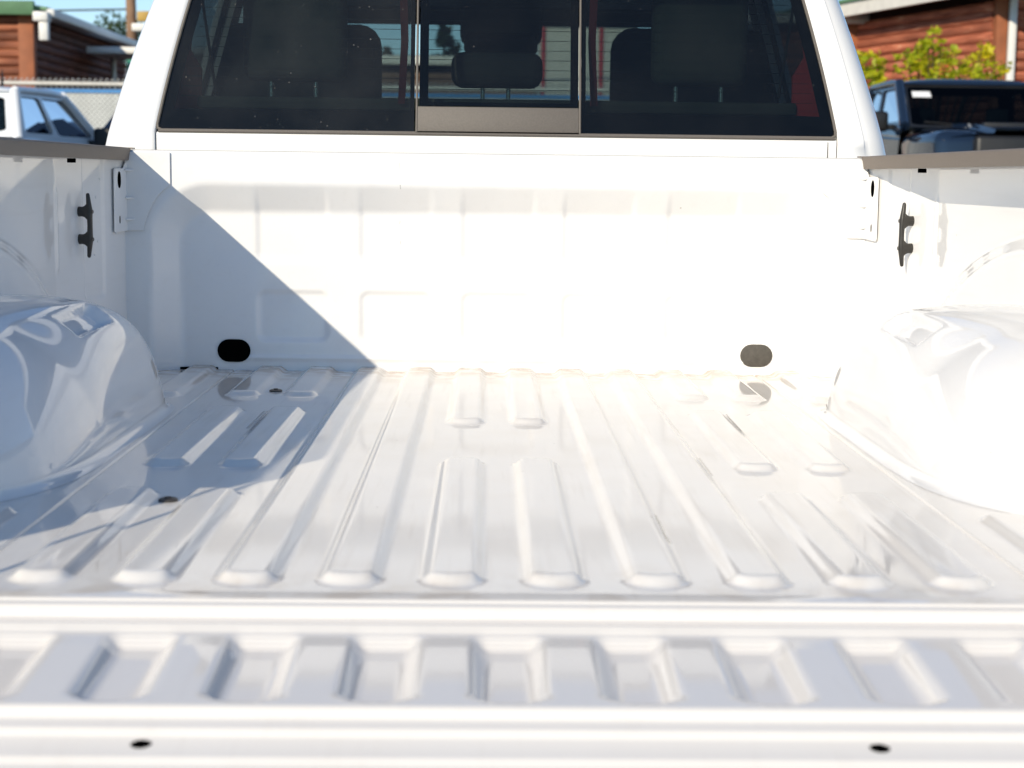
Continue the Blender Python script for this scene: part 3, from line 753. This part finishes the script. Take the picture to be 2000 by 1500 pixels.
part(MB().box(-0.62, 0.62, 5.40, 5.485, -0.10, 0.36, 0.03).build('grille', M['black'], truck))
part(MB().box(-0.98, 0.98, 5.35, 5.56, -0.42, -0.14, 0.05, 3).build('front_bumper', M['chrome'], truck))
part(MB().box(-0.92, 0.92, 2.02, 4.40, -0.40, -0.30, 0.02).build('cab_floor', M['inside'], truck))
part(MB().box(-0.88, 0.88, 2.00, 2.03, -0.36, 0.53, 0.004).build('cab_rear_lining', M['inside'], truck))
part(MB().box(-0.86, 0.86, 3.85, 4.33, 0.10, 0.53, 0.06, 3).build('dashboard', M['inside'], truck))
for s in (-1, 1):
    for y, in ((0.86,), (4.88,)):
        part(wheel(truck, s * 0.86, y, -0.52, 0.40))
# rear bench, headrests, front seats
rb = MB().box(-0.72, 0.72, 2.12, 2.26, 0.02, 0.632, 0.03, 3); rb.box(-0.72, 0.72, 2.15, 2.68, -0.06, 0.09, 0.05, 3)
bench = part(rb.build('rear_bench', M['fabric'], truck))
def headrest(xa, xb_, za, zb, y0, y1, posts, m, base_z):
    h = part(MB().box(xa, xb_, y0, y1, za, zb, min(0.028, (zb - za) * 0.36), 4).build('headrest', m, truck))
    for x in posts: MB().tube([(x, (y0 + y1) / 2, base_z - 0.02), (x, (y0 + y1) / 2, za + 0.03)], 0.0055, 10).build('headrest_post', M['chrome'], h)
headrest(-0.612, -0.364, 0.672, 0.925, 2.19, 2.27, (-0.548, -0.440), M['fabric2'], 0.632)
headrest(0.372, 0.602, 0.672, 0.925, 2.19, 2.27, (0.432, 0.543), M['fabric2'], 0.632)
headrest(-0.112, 0.108, 0.662, 0.745, 2.17, 2.27, (-0.036, 0.026), M['fabric'], 0.632)
part(MB().box(-0.70, 0.70, 2.075, 2.115, 0.600, 0.628, 0.006).build('rear_shelf_trim', M['fabric2'], truck))
for s in (-1, 1):
    sb = MB().box(*sorted((s * 0.335, s * 0.82)), 2.98, 3.12, 0.05, 0.885, 0.065, 4); sb.box(*sorted((s * 0.335, s * 0.82)), 3.05, 3.55, -0.04, 0.12, 0.06, 3)
    part(sb.build('front_seat', M['fabric'], truck))
    h = part(MB().box(*sorted((s * 0.45, s * 0.71)), 2.97, 3.06, 0.84, 1.0, 0.04, 4).build('headrest', M['fabric'], truck))
    # maroon pillar trim panels and slim strips by the slider
    tri = [(s * 0.757, 0.598), (s * 0.692, 0.600), (s * 0.690, 0.690), (s * 0.716, 0.735), (s * 0.695, 0.90), (s * 0.712, 0.91), (s * 0.735, 0.78)]
    part(MB().prism(tri, 'y', 2.085, 2.10).build('pillar_trim', M['maroon'], truck))
    strip = [(s * 0.232, 0.615), (s * 0.216, 0.615), (s * 0.208, 0.76), (s * 0.212, 0.92), (s * 0.230, 0.92), (s * 0.225, 0.76)]
    part(MB().prism(strip, 'y', 2.06, 2.07).build('seat_belt', M['belt'], truck))
    part(MB().tube([(s * 0.70, 2.13, 0.98), (s * 0.69, 2.12, 0.84), (s * 0.66, 2.10, 0.64)], [(0.012, 0.003)] * 3, 8).build('seat_belt', M['inside'], truck))
mr = MB().box(-0.105, 0.140, 3.66, 3.70, 0.846, 0.925, 0.025, 3); mr.box(-0.118, 0.155, 3.68, 3.80, 0.885, 1.03, 0.03, 3)
part(mr.build('rear_view_mirror', M['inside'], truck))
st = MB().tube([(-0.45 + 0.19 * math.cos(a), 3.72 + 0.06 * math.sin(a), 0.48 + 0.17 * math.sin(a)) for a in np.linspace(0, 2 * math.pi, 33)], 0.015, 8, cap=False)
part(st.build('steering_wheel', M['inside'], truck))

# ------------------------------------------------------------------ other pickups in the yard
def pickup(name, loc, rz, body, glassm, label, cat, group, hood_scoop=False, bed=True, H=1.95, zb=1.45):
    """local y runs from the tail (0) to the nose (5.7); z = 0 is the ground"""
    t = thing(name, loc, label, cat, group, rz)
    yr, ya = 2.0, 4.15          # cab back at belt, windshield foot
    zr = H - 0.07; hz = zb - 1.27
    for s in (-1, 1):
        q = [(s * 0.94, yr, zb), (s * 0.95, ya, zb), (s * 0.80, ya - 0.78, zr), (s * 0.82, yr + 0.20, zr)]
        window_panel(t, q, [(0.07, 0.42, 0.10, 0.88), (0.47, 0.93, 0.07, 0.88)], body, glassm, 0.05, (-s, 0, 0), 'door_frame', 'door_window', r=0.05)
        b = MB(); b.tube([(s * 0.93, ya + 0.02, zb - 0.02), (s * 0.80, ya - 0.78, zr)], 0.055, 10); b.build('windshield_pillar', body, t)
        b = MB(); b.tube([(s * 0.915, yr + 0.02, zb - 0.02), (s * 0.80, yr + 0.20, zr)], 0.055, 10); b.build('rear_pillar', body, t)
        b = MB(); b.tube([(s * 0.80, yr + 0.20, zr), (s * 0.80, yr + 1.0, zr + 0.012), (s * 0.78, ya - 0.78, zr)], 0.045, 10); b.build('roof_rail', body, t)
        prof = [(0.94, zb), (0.985, zb - 0.10), (1.0, zb - 0.30), (1.0, 0.80), (0.985, 0.55), (0.95, 0.48)]
        P = np.array([[(s * x, y, z) for x, z in prof] for y in np.linspace(yr, ya + 0.05, 10)]); d = grid('door', P, body, t, smooth=50)
        MB().box(*sorted((s * 0.99, s * 1.025)), 2.35, 2.55, 1.06, 1.10, 0.01).build('handle', M['black'], d)
        m_ = MB(); m_.box(*sorted((s * 1.02, s * 1.26)), 3.72, 3.86, 1.20 + hz, 1.42 + hz, 0.04, 3); m_.box(*sorted((s * 0.94, s * 1.05)), 3.76, 3.82, 1.22 + hz, 1.28 + hz, 0.01)
        mo = m_.build('side_mirror', M['black'], t)
        MB().box(*sorted((s * 1.05, s * 1.23)), 3.712, 3.722, 1.22 + hz, 1.40 + hz, 0.004).build('mirror_glass', M['seal'], mo)
        MB().box(*sorted((s * 0.52, s * 0.99)), 4.20, 5.62, 0.55, 1.17 + hz, 0.12, 4).build('front_fender', body, t)
        MB().box(*sorted((s * 0.62, s * 0.95)), 5.50, 5.66, 0.64 + hz, 0.86 + hz, 0.04, 3).build('headlight', M['lamp_clear'], t)
        if bed: MB().box(*sorted((s * 0.86, s * 0.99)), 0.05, yr - 0.03, 0.55, 1.20 + hz, 0.03, 3).build('bedside', body, t)
        if bed: MB().box(*sorted((s * 0.84, s * 0.995)), 0.02, 0.10, 0.80, 1.14, 0.015).build('tail_lamp', M['lamp_red'], t)
        for y in (1.05, 4.75): wheel(t, s * 0.86, y, 0.38, 0.38)
    MB().box(-0.95, 0.95, yr, 4.3, 0.42, 0.62, 0.04).build('chassis', M['black'], t)
    q = [(-0.90, yr, zb), (0.90, yr, zb), (0.78, yr + 0.20, zr), (-0.78, yr + 0.20, zr)]
    window_panel(t, q, [(0.06, 0.94, 0.12, 0.86)], body, glassm, 0.03, (0, 0.8, 0), 'rear_window_frame', 'rear_window', r=0.06)
    q = [(-0.92, ya + 0.03, zb - 0.03), (0.92, ya + 0.03, zb - 0.03), (0.78, ya - 0.78, zr), (-0.78, ya - 0.78, zr)]
    window_panel(t, q, [(0.035, 0.965, 0.05, 0.93)], M['black'], glassm, 0.02, (0, -0.6, -0.6), 'windshield_frame', 'windshield', r=0.05)
    roof_grid(t, body, (0.82, yr + 0.16, zr - 0.01), (0.81, ya - 0.74, zr - 0.01), 0.08)
    P = np.array([[(x, y, 1.20 + hz + 0.05 * (1 - (x / 0.85) ** 4) - 0.10 * ((y - 4.1) / 1.5) ** 2 + (0.035 if hood_scoop and abs(x) < 0.42 else 0)) for y in np.linspace(4.12, 5.62, 14)] for x in np.concatenate([np.linspace(-0.85, -0.43, 8), np.linspace(-0.41, 0.41, 9), np.linspace(0.43, 0.85, 8)])])
    hd_ = grid('hood', P, body, t, smooth=40)
    if hood_scoop:
        MB().box(-0.38, 0.38, 5.02, 5.16, 1.215 + hz, 1.262 + hz, 0.01).build('hood_scoop', M['black'], hd_)
    MB().box(-0.62, 0.62, 5.50, 5.68, 0.70, 1.12 + hz, 0.05, 3).build('grille', M['black'], t)
    MB().box(-0.99, 0.99, 5.55, 5.78, 0.42, 0.68, 0.06, 3).build('front_bumper', M['chrome'], t)
    if bed:
        MB().box(-0.87, 0.87, 0.05, yr - 0.03, 0.62, 0.70).build('bed_floor', body, t)
        MB().box(-0.86, 0.86, 0.03, 0.10, 0.66, 1.18 + hz, 0.02).build('tailgate', body, t)
        MB().box(-0.86, 0.86, yr - 0.08, yr - 0.04, 0.66, 1.18 + hz, 0.01).build('bed_front', body, t)
    MB().box(-0.95, 0.95, -0.14, 0.03, 0.48, 0.66, 0.04, 3).build('rear_bumper', M['chrome'], t)
    for s in (-1, 1):
        sb = MB().box(*sorted((s * 0.16, s * 0.70)), 2.95, 3.10, 0.80, 1.42 + hz * 0.5, 0.06, 3); sb.box(*sorted((s * 0.30, s * 0.56)), 2.97, 3.06, 1.38 + hz * 0.5, 1.62 + hz * 0.5, 0.04, 3)
        sb.build('seat', M['fabric'], t)
        w = MB().tube([(s * 0.05, ya + 0.02, zb - 0.03), (s * 0.50, ya - 0.02, zb + 0.015), (s * 0.70, ya - 0.05, zb + 0.03)], 0.009, 6); w.build('wiper', M['black'], t)
    MB().box(-0.86, 0.86, 3.7, 4.15, 0.75, 1.22 + hz, 0.05, 3).build('dashboard', M['inside'], t)
    return t

wp = pickup('pickup_truck', (-6.12, 13.15, zg(16.0)), R(-8.5), M['pearl'], M['dark_glass'], 'white pickup truck with dark windows parked beyond the left bed rail', 'pickup truck', 'pickup trucks parked in the yard', H=1.97, zb=1.41)
MB().tube([(0.40, 2.75, 1.94), (0.44, 2.68, 2.07), (0.46, 2.64, 2.14)], [0.02, 0.012, 0.006], 8).build('antenna', M['black'], wp)
bp2 = pickup('pickup_truck', (5.36, 19.45, zg(15.5, 5.4)), R(180), M['navy'], M['dark_glass'], 'dark blue pickup truck facing the viewer beyond the right bed rail', 'pickup truck', 'pickup trucks parked in the yard', hood_scoop=True, H=2.05, zb=1.50)
stk = MB().add([(0.70, 3.525, 1.885), (0.50, 3.525, 1.885), (0.505, 3.640, 1.815), (0.715, 3.640, 1.815)], [(0, 1, 2, 3)])
stk.build('price_sticker', M['paper'], bp2)

def suv(loc, rz):
    t = thing('parked_car', loc, 'dark blue car half hidden behind the left cab pillar', 'car', None, rz)
    # side profile (y along the car, z up), lofted over the width with tumblehome
    low = [(-2.25, 0.35), (-2.30, 0.75), (-2.22, 1.22), (2.05, 1.22), (2.30, 1.05), (2.30, 0.35)]
    MB().prism(low, 'x', -0.93, 0.93).build('body', M['navy2'], t, bevel=0.07, seg=3)
    up = [(-2.16, 1.20), (-1.66, 1.86), (-1.40, 1.95), (0.35, 1.97), (0.60, 1.93), (1.35, 1.20)]
    b = MB(); n = len(up)
    for s in (-1, 1): b.v += [(s * (0.90 - 0.22 * (z - 1.20) / 0.77), y, z) for y, z in up]
    b.f = [tuple(range(n)), tuple(range(n, 2 * n))[::-1]] + [(i, i + 1, n + i + 1, n + i) for i in range(n - 1)] + [(n - 1, 0, n, 2 * n - 1)]
    b.build('greenhouse', M['navy2'], t, bevel=0.05, seg=3)
    for s in (-1, 1):
        def sx(z): return s * (0.905 - 0.22 * (z - 1.20) / 0.77)
        for poly in ([(-1.80, 1.28), (-1.42, 1.84), (-0.55, 1.88), (-0.55, 1.28)], [(-0.48, 1.28), (-0.48, 1.88), (0.40, 1.88), (1.10, 1.28)]):
            MB().add([(sx(z), y, z) for y, z in poly], [(0, 1, 2, 3)]).build('side_window', M['dark_glass'], t, smooth=0)
        for y in (-1.35, 1.40): wheel(t, s * 0.82, y, 0.34, 0.34, 0.22)
    return t
suv((-2.62, 17.8, zg(17.8)), R(-90))

# ------------------------------------------------------------------ log buildings
def log_mesh(L, step, seed):
    rg = random.Random(seed); n = 7; k = max(2, int(L / 1.2))
    vs = []; fs = []
    for i in range(k + 1):
        u = i / k * L; dz = rg.uniform(-0.006, 0.006); sc_ = rg.uniform(0.9, 1.1)
        for j in range(n):
            a = math.pi * j / (n - 1) - math.pi / 2
            vs.append((u, -0.055 * sc_ * math.cos(a), dz + step * 0.52 * math.sin(a)))
    for i in range(k):
        for j in range(n - 1): fs.append((i*n+j, (i+1)*n+j, (i+1)*n+j+1, i*n+j+1))
    fs += [tuple(range(n)), tuple(k*n + j for j in range(n))[::-1]]
    me = bpy.data.meshes.new('log'); me.from_pydata(vs, [], fs); me.update(); me.shade_smooth(); me.set_sharp_from_angle(angle=R(60))
    return me

def log_wall(parent, p0, p1, z0, z1, step, m):
    """logs stacked along p0 -> p1 (left to right seen from outside), facing the side on the right hand of p1 -> p0"""
    p0 = Vector(p0); p1 = Vector(p1); d = p1 - p0; L = d.length; ang = math.atan2(d.y, d.x)
    meshes = [log_mesh(L, step, k + int(L * 100)) for k in range(3)]
    for me in meshes: me.materials.append(m)
    z = z0 + step / 2; i = 0
    while z + step / 2 <= z1 + 0.01:
        o = make_obj('log', meshes[i % 3], None, parent, (p0.x, p0.y, z)); o.rotation_euler = (0, 0, ang); z += step; i += 1

STEP = 0.138
# left building
LX, LY = -7.42, 24.4
lb = thing('log_building', (LX, LY, GZ), 'log-sided building with green-edged roof behind the fence at the left', 'building')
W2, D2, Ht = 6.0, 6.4, 3.86
MB().box(-W2, -0.03, 0.03, D2, 0, Ht).build('wall_core', M['core'], lb)
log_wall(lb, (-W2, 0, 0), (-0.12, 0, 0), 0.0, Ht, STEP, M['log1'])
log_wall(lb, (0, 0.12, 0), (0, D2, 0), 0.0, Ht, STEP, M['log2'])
MB().box(-0.20, 0.05, -0.075, 0.10, 0, Ht, 0.01).build('corner_post', M['post'], lb)
MB().box(-W2 - 0.3, 0.12, -0.30, -0.18, Ht - 0.02, Ht + 0.20, 0.01).build('roof_edge', M['roofgreen'], lb)
MB().prism([(-W2 - 0.3, Ht + 0.14), (0.30, Ht + 0.02), (0.30, Ht + 0.12), (-W2 - 0.3, Ht + 0.9)], 'y', -0.17, D2 + 0.4).build('roof', M['roofgreen'], lb)
MB().box(0.14, 0.42, -0.17, D2 + 1.6, Ht - 0.05, Ht + 0.09, 0.02).build('gutter', M['gutter'], lb)
ds = MB().box(0.12, 0.36, -0.36, -0.12, Ht - 0.12, Ht + 0.03, 0.02); ds.box(0.20, 0.35, -0.32, -0.20, Ht - 0.42, Ht - 0.10, 0.02)
ds.build('downspout', M['gutter'], lb)

# right building
RX, RY = 7.03, 20.4
rb_ = thing('log_building', (RX, RY, GZ), 'red-brown log building with deep white-edged eaves behind the blue truck', 'building')
Ht = 3.95
dv = Vector((-0.33, 1.0, 0)).normalized(); ln = 3.75
fa = dv * ln; nv = Vector((-dv.y, dv.x, 0))      # outward normal of the receding wall
core = [(0.03, 0.03), (fa.x + 0.03, fa.y), (fa.x + 6, fa.y), (6, 0.03)]
MB().prism(core, 'z', 0, Ht + 0.25).build('wall_core', M['core'], rb_)
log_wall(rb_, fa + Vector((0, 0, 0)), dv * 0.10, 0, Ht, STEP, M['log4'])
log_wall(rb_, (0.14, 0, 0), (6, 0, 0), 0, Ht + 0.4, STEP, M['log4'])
MB().box(-0.06, 0.09, -0.09, 0.10, 0, Ht + 0.4, 0.01).build('corner_post', M['post'], rb_)
MB().box(0.10, 0.20, -0.15, -0.05, 0, Ht + 0.4, 0.02).build('downspout', M['gutter'], rb_)
# lower wing that steps out at the far end
w0 = fa + Vector((-1.6, -0.05, 0)); w1 = fa + Vector((-0.02, -0.05, 0))
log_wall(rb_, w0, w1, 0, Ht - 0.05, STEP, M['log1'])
MB().box(w0.x, w1.x + 0.03, w0.y + 0.03, w0.y + 3, 0, Ht - 0.05).build('wing_core', M['core'], rb_)
MB().box(w1.x - 0.14, w1.x + 0.05, w0.y - 0.09, w0.y + 0.05, 0, Ht - 0.05, 0.01).build('corner_post', M['post'], rb_)
MB().box(w0.x - 0.2, w1.x + 0.42, w0.y - 0.22, w0.y + 3, Ht - 0.05, Ht + 0.06, 0.01).build('wing_roof', M['roofgreen'], rb_)
MB().box(w0.x - 0.2, w1.x + 0.46, w0.y - 0.27, w0.y - 0.225, Ht - 0.12, Ht + 0.03, 0.01).build('wing_fascia', M['fascia'], rb_)
# eaves: soffit boards, fascia and roof along the receding wall
def off(t, o): v = dv * t + nv * o; return (v.x, v.y)
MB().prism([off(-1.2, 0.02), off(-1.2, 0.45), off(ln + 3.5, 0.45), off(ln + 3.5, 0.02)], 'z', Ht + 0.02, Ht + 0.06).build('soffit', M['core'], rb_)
MB().prism([off(-1.2, 0.455), off(-1.2, 0.50), off(ln + 3.5, 0.50), off(ln + 3.5, 0.455)], 'z', Ht - 0.04, Ht + 0.16).build('fascia', M['fascia'], rb_)
MB().prism([off(-1.2, -0.5), off(-1.2, 0.54), off(ln + 3.5, 0.54), off(ln + 3.5, -0.5)], 'z', Ht + 0.165, Ht + 0.22).build('roof', M['roofgreen'], rb_)
sg = MB().prism([off(1.02, 0.075), off(1.02, 0.10), off(1.50, 0.10), off(1.50, 0.075)], 'z', 2.72, 3.10)
sgo = sg.build('wall_board', M['orange'], rb_)

# far log building seen through the cab, and a white and red shed beside it
fb = thing('log_building', (-9, 40, zg(40)), 'long low log building seen through the cab windows', 'building')
MB().box(0, 24, 0.05, 7, 0, 3.75).build('wall_core', M['core'], fb)
log_wall(fb, (0, 0, 0), (24, 0, 0), 0, 3.8, 0.23, M['log3'])
MB().box(-0.3, 24.3, -0.35, 7.4, 3.82, 4.05, 0.02).build('roof', M['roofgrey'], fb)
MB().box(-0.3, 24.3, -0.40, -0.352, 3.80, 4.02, 0.01).build('fascia', M['fascia'], fb)
sh = thing('storage_shed', (2.35, 36.5, zg(36)), 'white and red shed seen through the cab at right of centre', 'shed')
MB().box(-1.15, 1.15, 0, 2.4, 0, 4.55, 0.03).build('wall', M['plaster'], sh)
for x in (-1.12, 0.26): MB().box(x, x + 0.10, -0.03, -0.004, 0, 4.5).build('red_post', M['redpanel'], sh)
MB().box(-1.25, 1.25, -0.15, 2.55, 4.56, 4.68, 0.02).build('roof', M['roofgrey'], sh)

# pale building far left with a sign, partly hidden by the cab
ph_ = thing('pale_building', (-9.6, 46, GZ), 'pale low building beyond the dark log wall', 'building')
MB().box(-2, 6, 0, 6, 0, 3.6, 0.02).build('wall', M['plaster'], ph_)
MB().prism([(-0.4, 3.6), (6.4, 3.6), (3, 4.6)], 'x', -2.4, 6.4).build('roof', M['roofgrey'], ph_)
for x in (-1.4, 0.6, 2.6): MB().box(x, x + 1.2, -0.04, -0.01, 1.0, 2.2).build('window', M['dark_glass'], ph_)
bs = thing('sign_board', (-7.50, 32.0, GZ), 'teal sign board on a post beside the utility pole', 'sign')
MB().box(-0.10, 0.50, -0.03, 0.03, 3.42, 3.95, 0.01).build('board', M['teal'], bs)
MB().tube([(0, 0.06, 0), (0, 0.06, 3.8)], 0.04, 8).build('post', M['galv'], bs)

# utility pole with cross arm and wires
up_ = thing('utility_pole', (-7.80, 33.6, GZ), 'weathered wooden utility pole with wires left of the cab', 'pole')
MB().tube([(0, 0, 0), (-0.12, 0, 11.0)], [0.125, 0.095], 12).build('pole', M['polewood'], up_)
MB().box(-1.3, 1.1, -0.08, 0.08, 9.4, 9.55, 0.01).build('cross_arm', M['polewood'], up_)
b = MB()
for (x, z, dx) in ((-1.2, 9.6, 0), (-0.5, 9.6, 0), (0.6, 9.6, 0)):
    b.tube([(x + (i - 6) * 6.0, (i - 6) * -1.5, z - 1.2 * (1 - ((i - 6) / 6) ** 2) + (0 if x else 0)) for i in range(13)], 0.018, 5)
b.build('overhead_wires', M['wire'], up_)
for (z, x1) in ((5.35, -22), (4.9, -22), (5.7, 18)):
    MB().tube([(i / 10 * x1, 0, z + (2.1 if x1 < 0 else 1.2) * (i / 10) - 0.9 * math.sin(math.pi * i / 10)) for i in range(11)], 0.022, 5).build('service_cable', M['wire'], up_)
MB().box(0.12, 0.45, -0.25, -0.05, 4.62, 4.84, 0.03).build('ochre_box', M['ochre'], up_)
MB().box(0.02, 0.40, -0.35, -0.12, 4.40, 4.57, 0.03).build('white_lamp_head', M['gutter'], up_)

cp = thing('canopy', (-6.2, 27.0, GZ), 'thin white-edged canopy between the log building and the pole', 'canopy')
MB().box(-1.0, 1.75, 0, 1.6, 3.46, 3.58, 0.02).build('canopy_edge', M['gutter'], cp)
for x in (-0.8, 1.65): MB().tube([(x, 1.2, 0), (x, 1.2, 3.47)], 0.05, 8).build('canopy_post', M['galv'], cp)

# ------------------------------------------------------------------ chain-link fence with privacy slats
fn = thing('chain_link_fence', (-10.5, 21.0, zg(21)), 'chain-link fence with white privacy slats behind the white pickup', 'fence')
FL, FH = 14.0, 2.20
me = MB().box(0, 0.0632, 0.006, 0.012, 0.10, FH - 0.12).build('slat', M['slatwhite'], fn).data
n = int(FL / 0.064)
for i in range(1, n):
    make_obj('slat', me, None, fn, (i * 0.064, 0, 0))
w = MB(); sp = 0.075
for k in range(int((FL + FH) / sp)):
    for dr in (1, -1):
        x0 = k * sp if dr > 0 else k * sp
        pts = []
        for (z) in (0.08, FH - 0.03):
            x = (x0 - (FH - z) if dr > 0 else x0 - z); pts.append((x, z))
        (xa, za), (xb_, zb_) = pts
        def at(x): return za + (zb_ - za) * (x - xa) / (xb_ - xa)
        lo, hi = min(xa, xb_), max(xa, xb_)
        cl_, ch_ = max(lo, 0), min(hi, FL)
        if ch_ - cl_ < 0.05: continue
        w.tube([(cl_, 0.0 + 0.003 * dr, at(cl_)), (ch_, 0.0 + 0.003 * dr, at(ch_))], 0.0045, 4, cap=False)
o = w.build('chain_link_mesh', M['wiregrey'], fn); o['kind'] = 'stuff'
w = MB()
for i in range(int(FL / 0.08)):
    x = i * 0.08 + 0.03; w.tube([(x - 0.02, 0, FH), (x, 0, FH + 0.05), (x + 0.02, 0, FH + 0.075), (x + 0.034, 0, FH + 0.045)], 0.007, 5)
o = w.build('twisted_wire_ends', M['galv'], fn); o['kind'] = 'stuff'
MB().tube([(0, 0.02, FH), (FL, 0.02, FH)], 0.028, 10).build('top_rail', M['fascia'], fn)
MB().box(0, FL, -0.012, -0.008, FH - 0.125, FH - 0.075).build('blue_band', M['bluetape'], fn)
for x in (0.0, 2.8, 5.6, 8.4, 11.2, FL): MB().tube([(x, 0.06, 0), (x, 0.06, FH + 0.02)], 0.035, 10).build('post', M['galv'], fn)

# ------------------------------------------------------------------ plants
def leaves(mb, centre, rad, n, size, flat=1.0):
    for _ in range(n):
        d = Vector((random.gauss(0, 1), random.gauss(0, 1), random.gauss(0, 1)))
        d = d.normalized() * (random.random() ** 0.45)
        p = Vector(centre) + Vector((d.x * rad[0], d.y * rad[1], d.z * rad[2]))
        a = Vector((random.gauss(0, 1), random.gauss(0, 1), random.gauss(0, 0.6))).normalized()
        b_ = a.cross(Vector((random.gauss(0, 1), random.gauss(0, 1), random.gauss(0, 1)))).normalized()
        s_ = size * random.uniform(0.6, 1.3)
        mb.add([p - a * s_, p + b_ * s_ * 0.55, p + a * s_, p - b_ * s_ * 0.55], [(0, 1, 2, 3)])

SB = zg(18.6, 5.4)
def shrub(loc, uv, label, dens):
    t = thing('leafy_shrub', loc, label, 'shrub', 'shrubs by the log wall'); tr = MB(); cr = MB()
    for (tx, tz) in uv:
        tz -= SB; ty = random.uniform(-0.25, 0.25)
        tr.tube([(0, 0, 0), (tx * 0.15, 0, 0.8), (tx * 0.55, ty * 0.5, tz * 0.65), (tx, ty, tz)], [0.045, 0.03, 0.016, 0.004], 7)
        for _ in range(4):
            c = (tx + random.uniform(-0.12, 0.12), ty + random.uniform(-0.15, 0.15), tz + random.uniform(-0.12, 0.05))
            leaves(cr, c, (0.10, 0.10, 0.06), dens, 0.050)
    tr.build('trunk', M['bark'], t); cr.build('crown', M['leaf_lime'], t, smooth=0)
shrub((5.65, 18.6, SB), [((u - 1830) * 0.00656, 0.45 + (353 - v) * 0.00656) for u, v in ((1822, 70), (1812, 85), (1835, 90), (1798, 100), (1825, 108), (1850, 102), (1770, 125), (1790, 120), (1815, 130), (1845, 127), (1775, 146), (1800, 146), (1830, 150), (1862, 146), (1884, 136), (1900, 115), (1926, 92), (1932, 106), (1915, 124), (1945, 120), (1920, 145), (1892, 150), (1950, 147), (1768, 108))],
      'young shrub with bright yellow-green leaves in front of the log wall', 9)
shrub((4.80, 18.6, SB), [(-0.02, 2.00), (0.05, 1.90), (-0.08, 1.80), (0.06, 1.72), (-0.02, 1.6)], 'small sprig of yellow-green leaves beside the right cab pillar', 18)

def conifer(loc, h, r, label):
    t = thing('conifer_tree', loc, label, 'tree', 'far trees')
    MB().tube([(0, 0, 0), (0, 0, h)], [r * 0.12, 0.03], 8).build('trunk', M['bark'], t)
    c = MB()
    for i in range(15):
        z = h * (0.15 + 0.85 * i / 15); rr_ = r * (1 - (i / 15)) ** 0.9 + 0.1
        for k in range(7):
            a = random.uniform(0, 2 * math.pi); q_ = rr_ * random.uniform(0.3, 1.0)
            leaves(c, (q_ * math.cos(a), q_ * math.sin(a), z + random.uniform(-0.3, 0.3)), (rr_ * 0.35, rr_ * 0.35, h * 0.035), 16, h * 0.022)
    c.build('crown', M['leaf_dark'], t, smooth=0)
def broadleaf(loc, h, r, label, m='leaf_mid'):
    t = thing('broadleaf_tree', loc, label, 'tree', 'far trees')
    b_ = MB().tube([(0, 0, 0), (0.1, 0, h * 0.5), (0, 0, h * 0.85)], [h * 0.03, h * 0.022, h * 0.008], 8); c = MB()
    for k in range(26):
        a = random.uniform(0, 2 * math.pi); u = random.uniform(-0.75, 1); q_ = r * math.sqrt(max(0, 1 - u * u)) * random.uniform(0.5, 1)
        p = (q_ * math.cos(a), q_ * math.sin(a), h * 0.64 + u * h * 0.32)
        b_.tube([(0, 0, h * 0.4), p], [h * 0.010, 0.01], 5)
        leaves(c, p, (r * 0.38, r * 0.38, h * 0.10), 150, h * 0.014)
    b_.build('trunk', M['bark'], t); c.build('crown', M[m], t, smooth=0)
TREES = [
 ('c', -18.4, 70, 7.6, 1.7, 'dark conifer above the left log building roof, nearest its ridge'),
 ('c', -17.2, 72, 7.3, 1.4, 'smaller dark conifer right of the taller one over the left roof'),
 ('b', -13.3, 56, 6.5, 1.5, 'green broadleaf tree behind the utility pole'),
 ('b', -14.8, 66, 5.6, 1.6, 'low green tree between the conifers and the utility pole'),
 ('c', -1.9, 66, 7.7, 1.9, 'conifer seen through the middle pane of the cab'),
 ('c', -4.9, 74, 7.0, 1.8, 'small conifer seen through the left pane of the cab'),
 ('b', -7.0, 80, 6.6, 2.6, 'rounded tree far behind the left seat of the cab'),
 ('b', 15.4, 66, 8.3, 1.6, 'green tree rising over the eave at the right cab pillar'),
]
for kd, x, y, h, r, lab in TREES:
    (conifer if kd == 'c' else broadleaf)((x, y, zg(y)), h, r, lab)
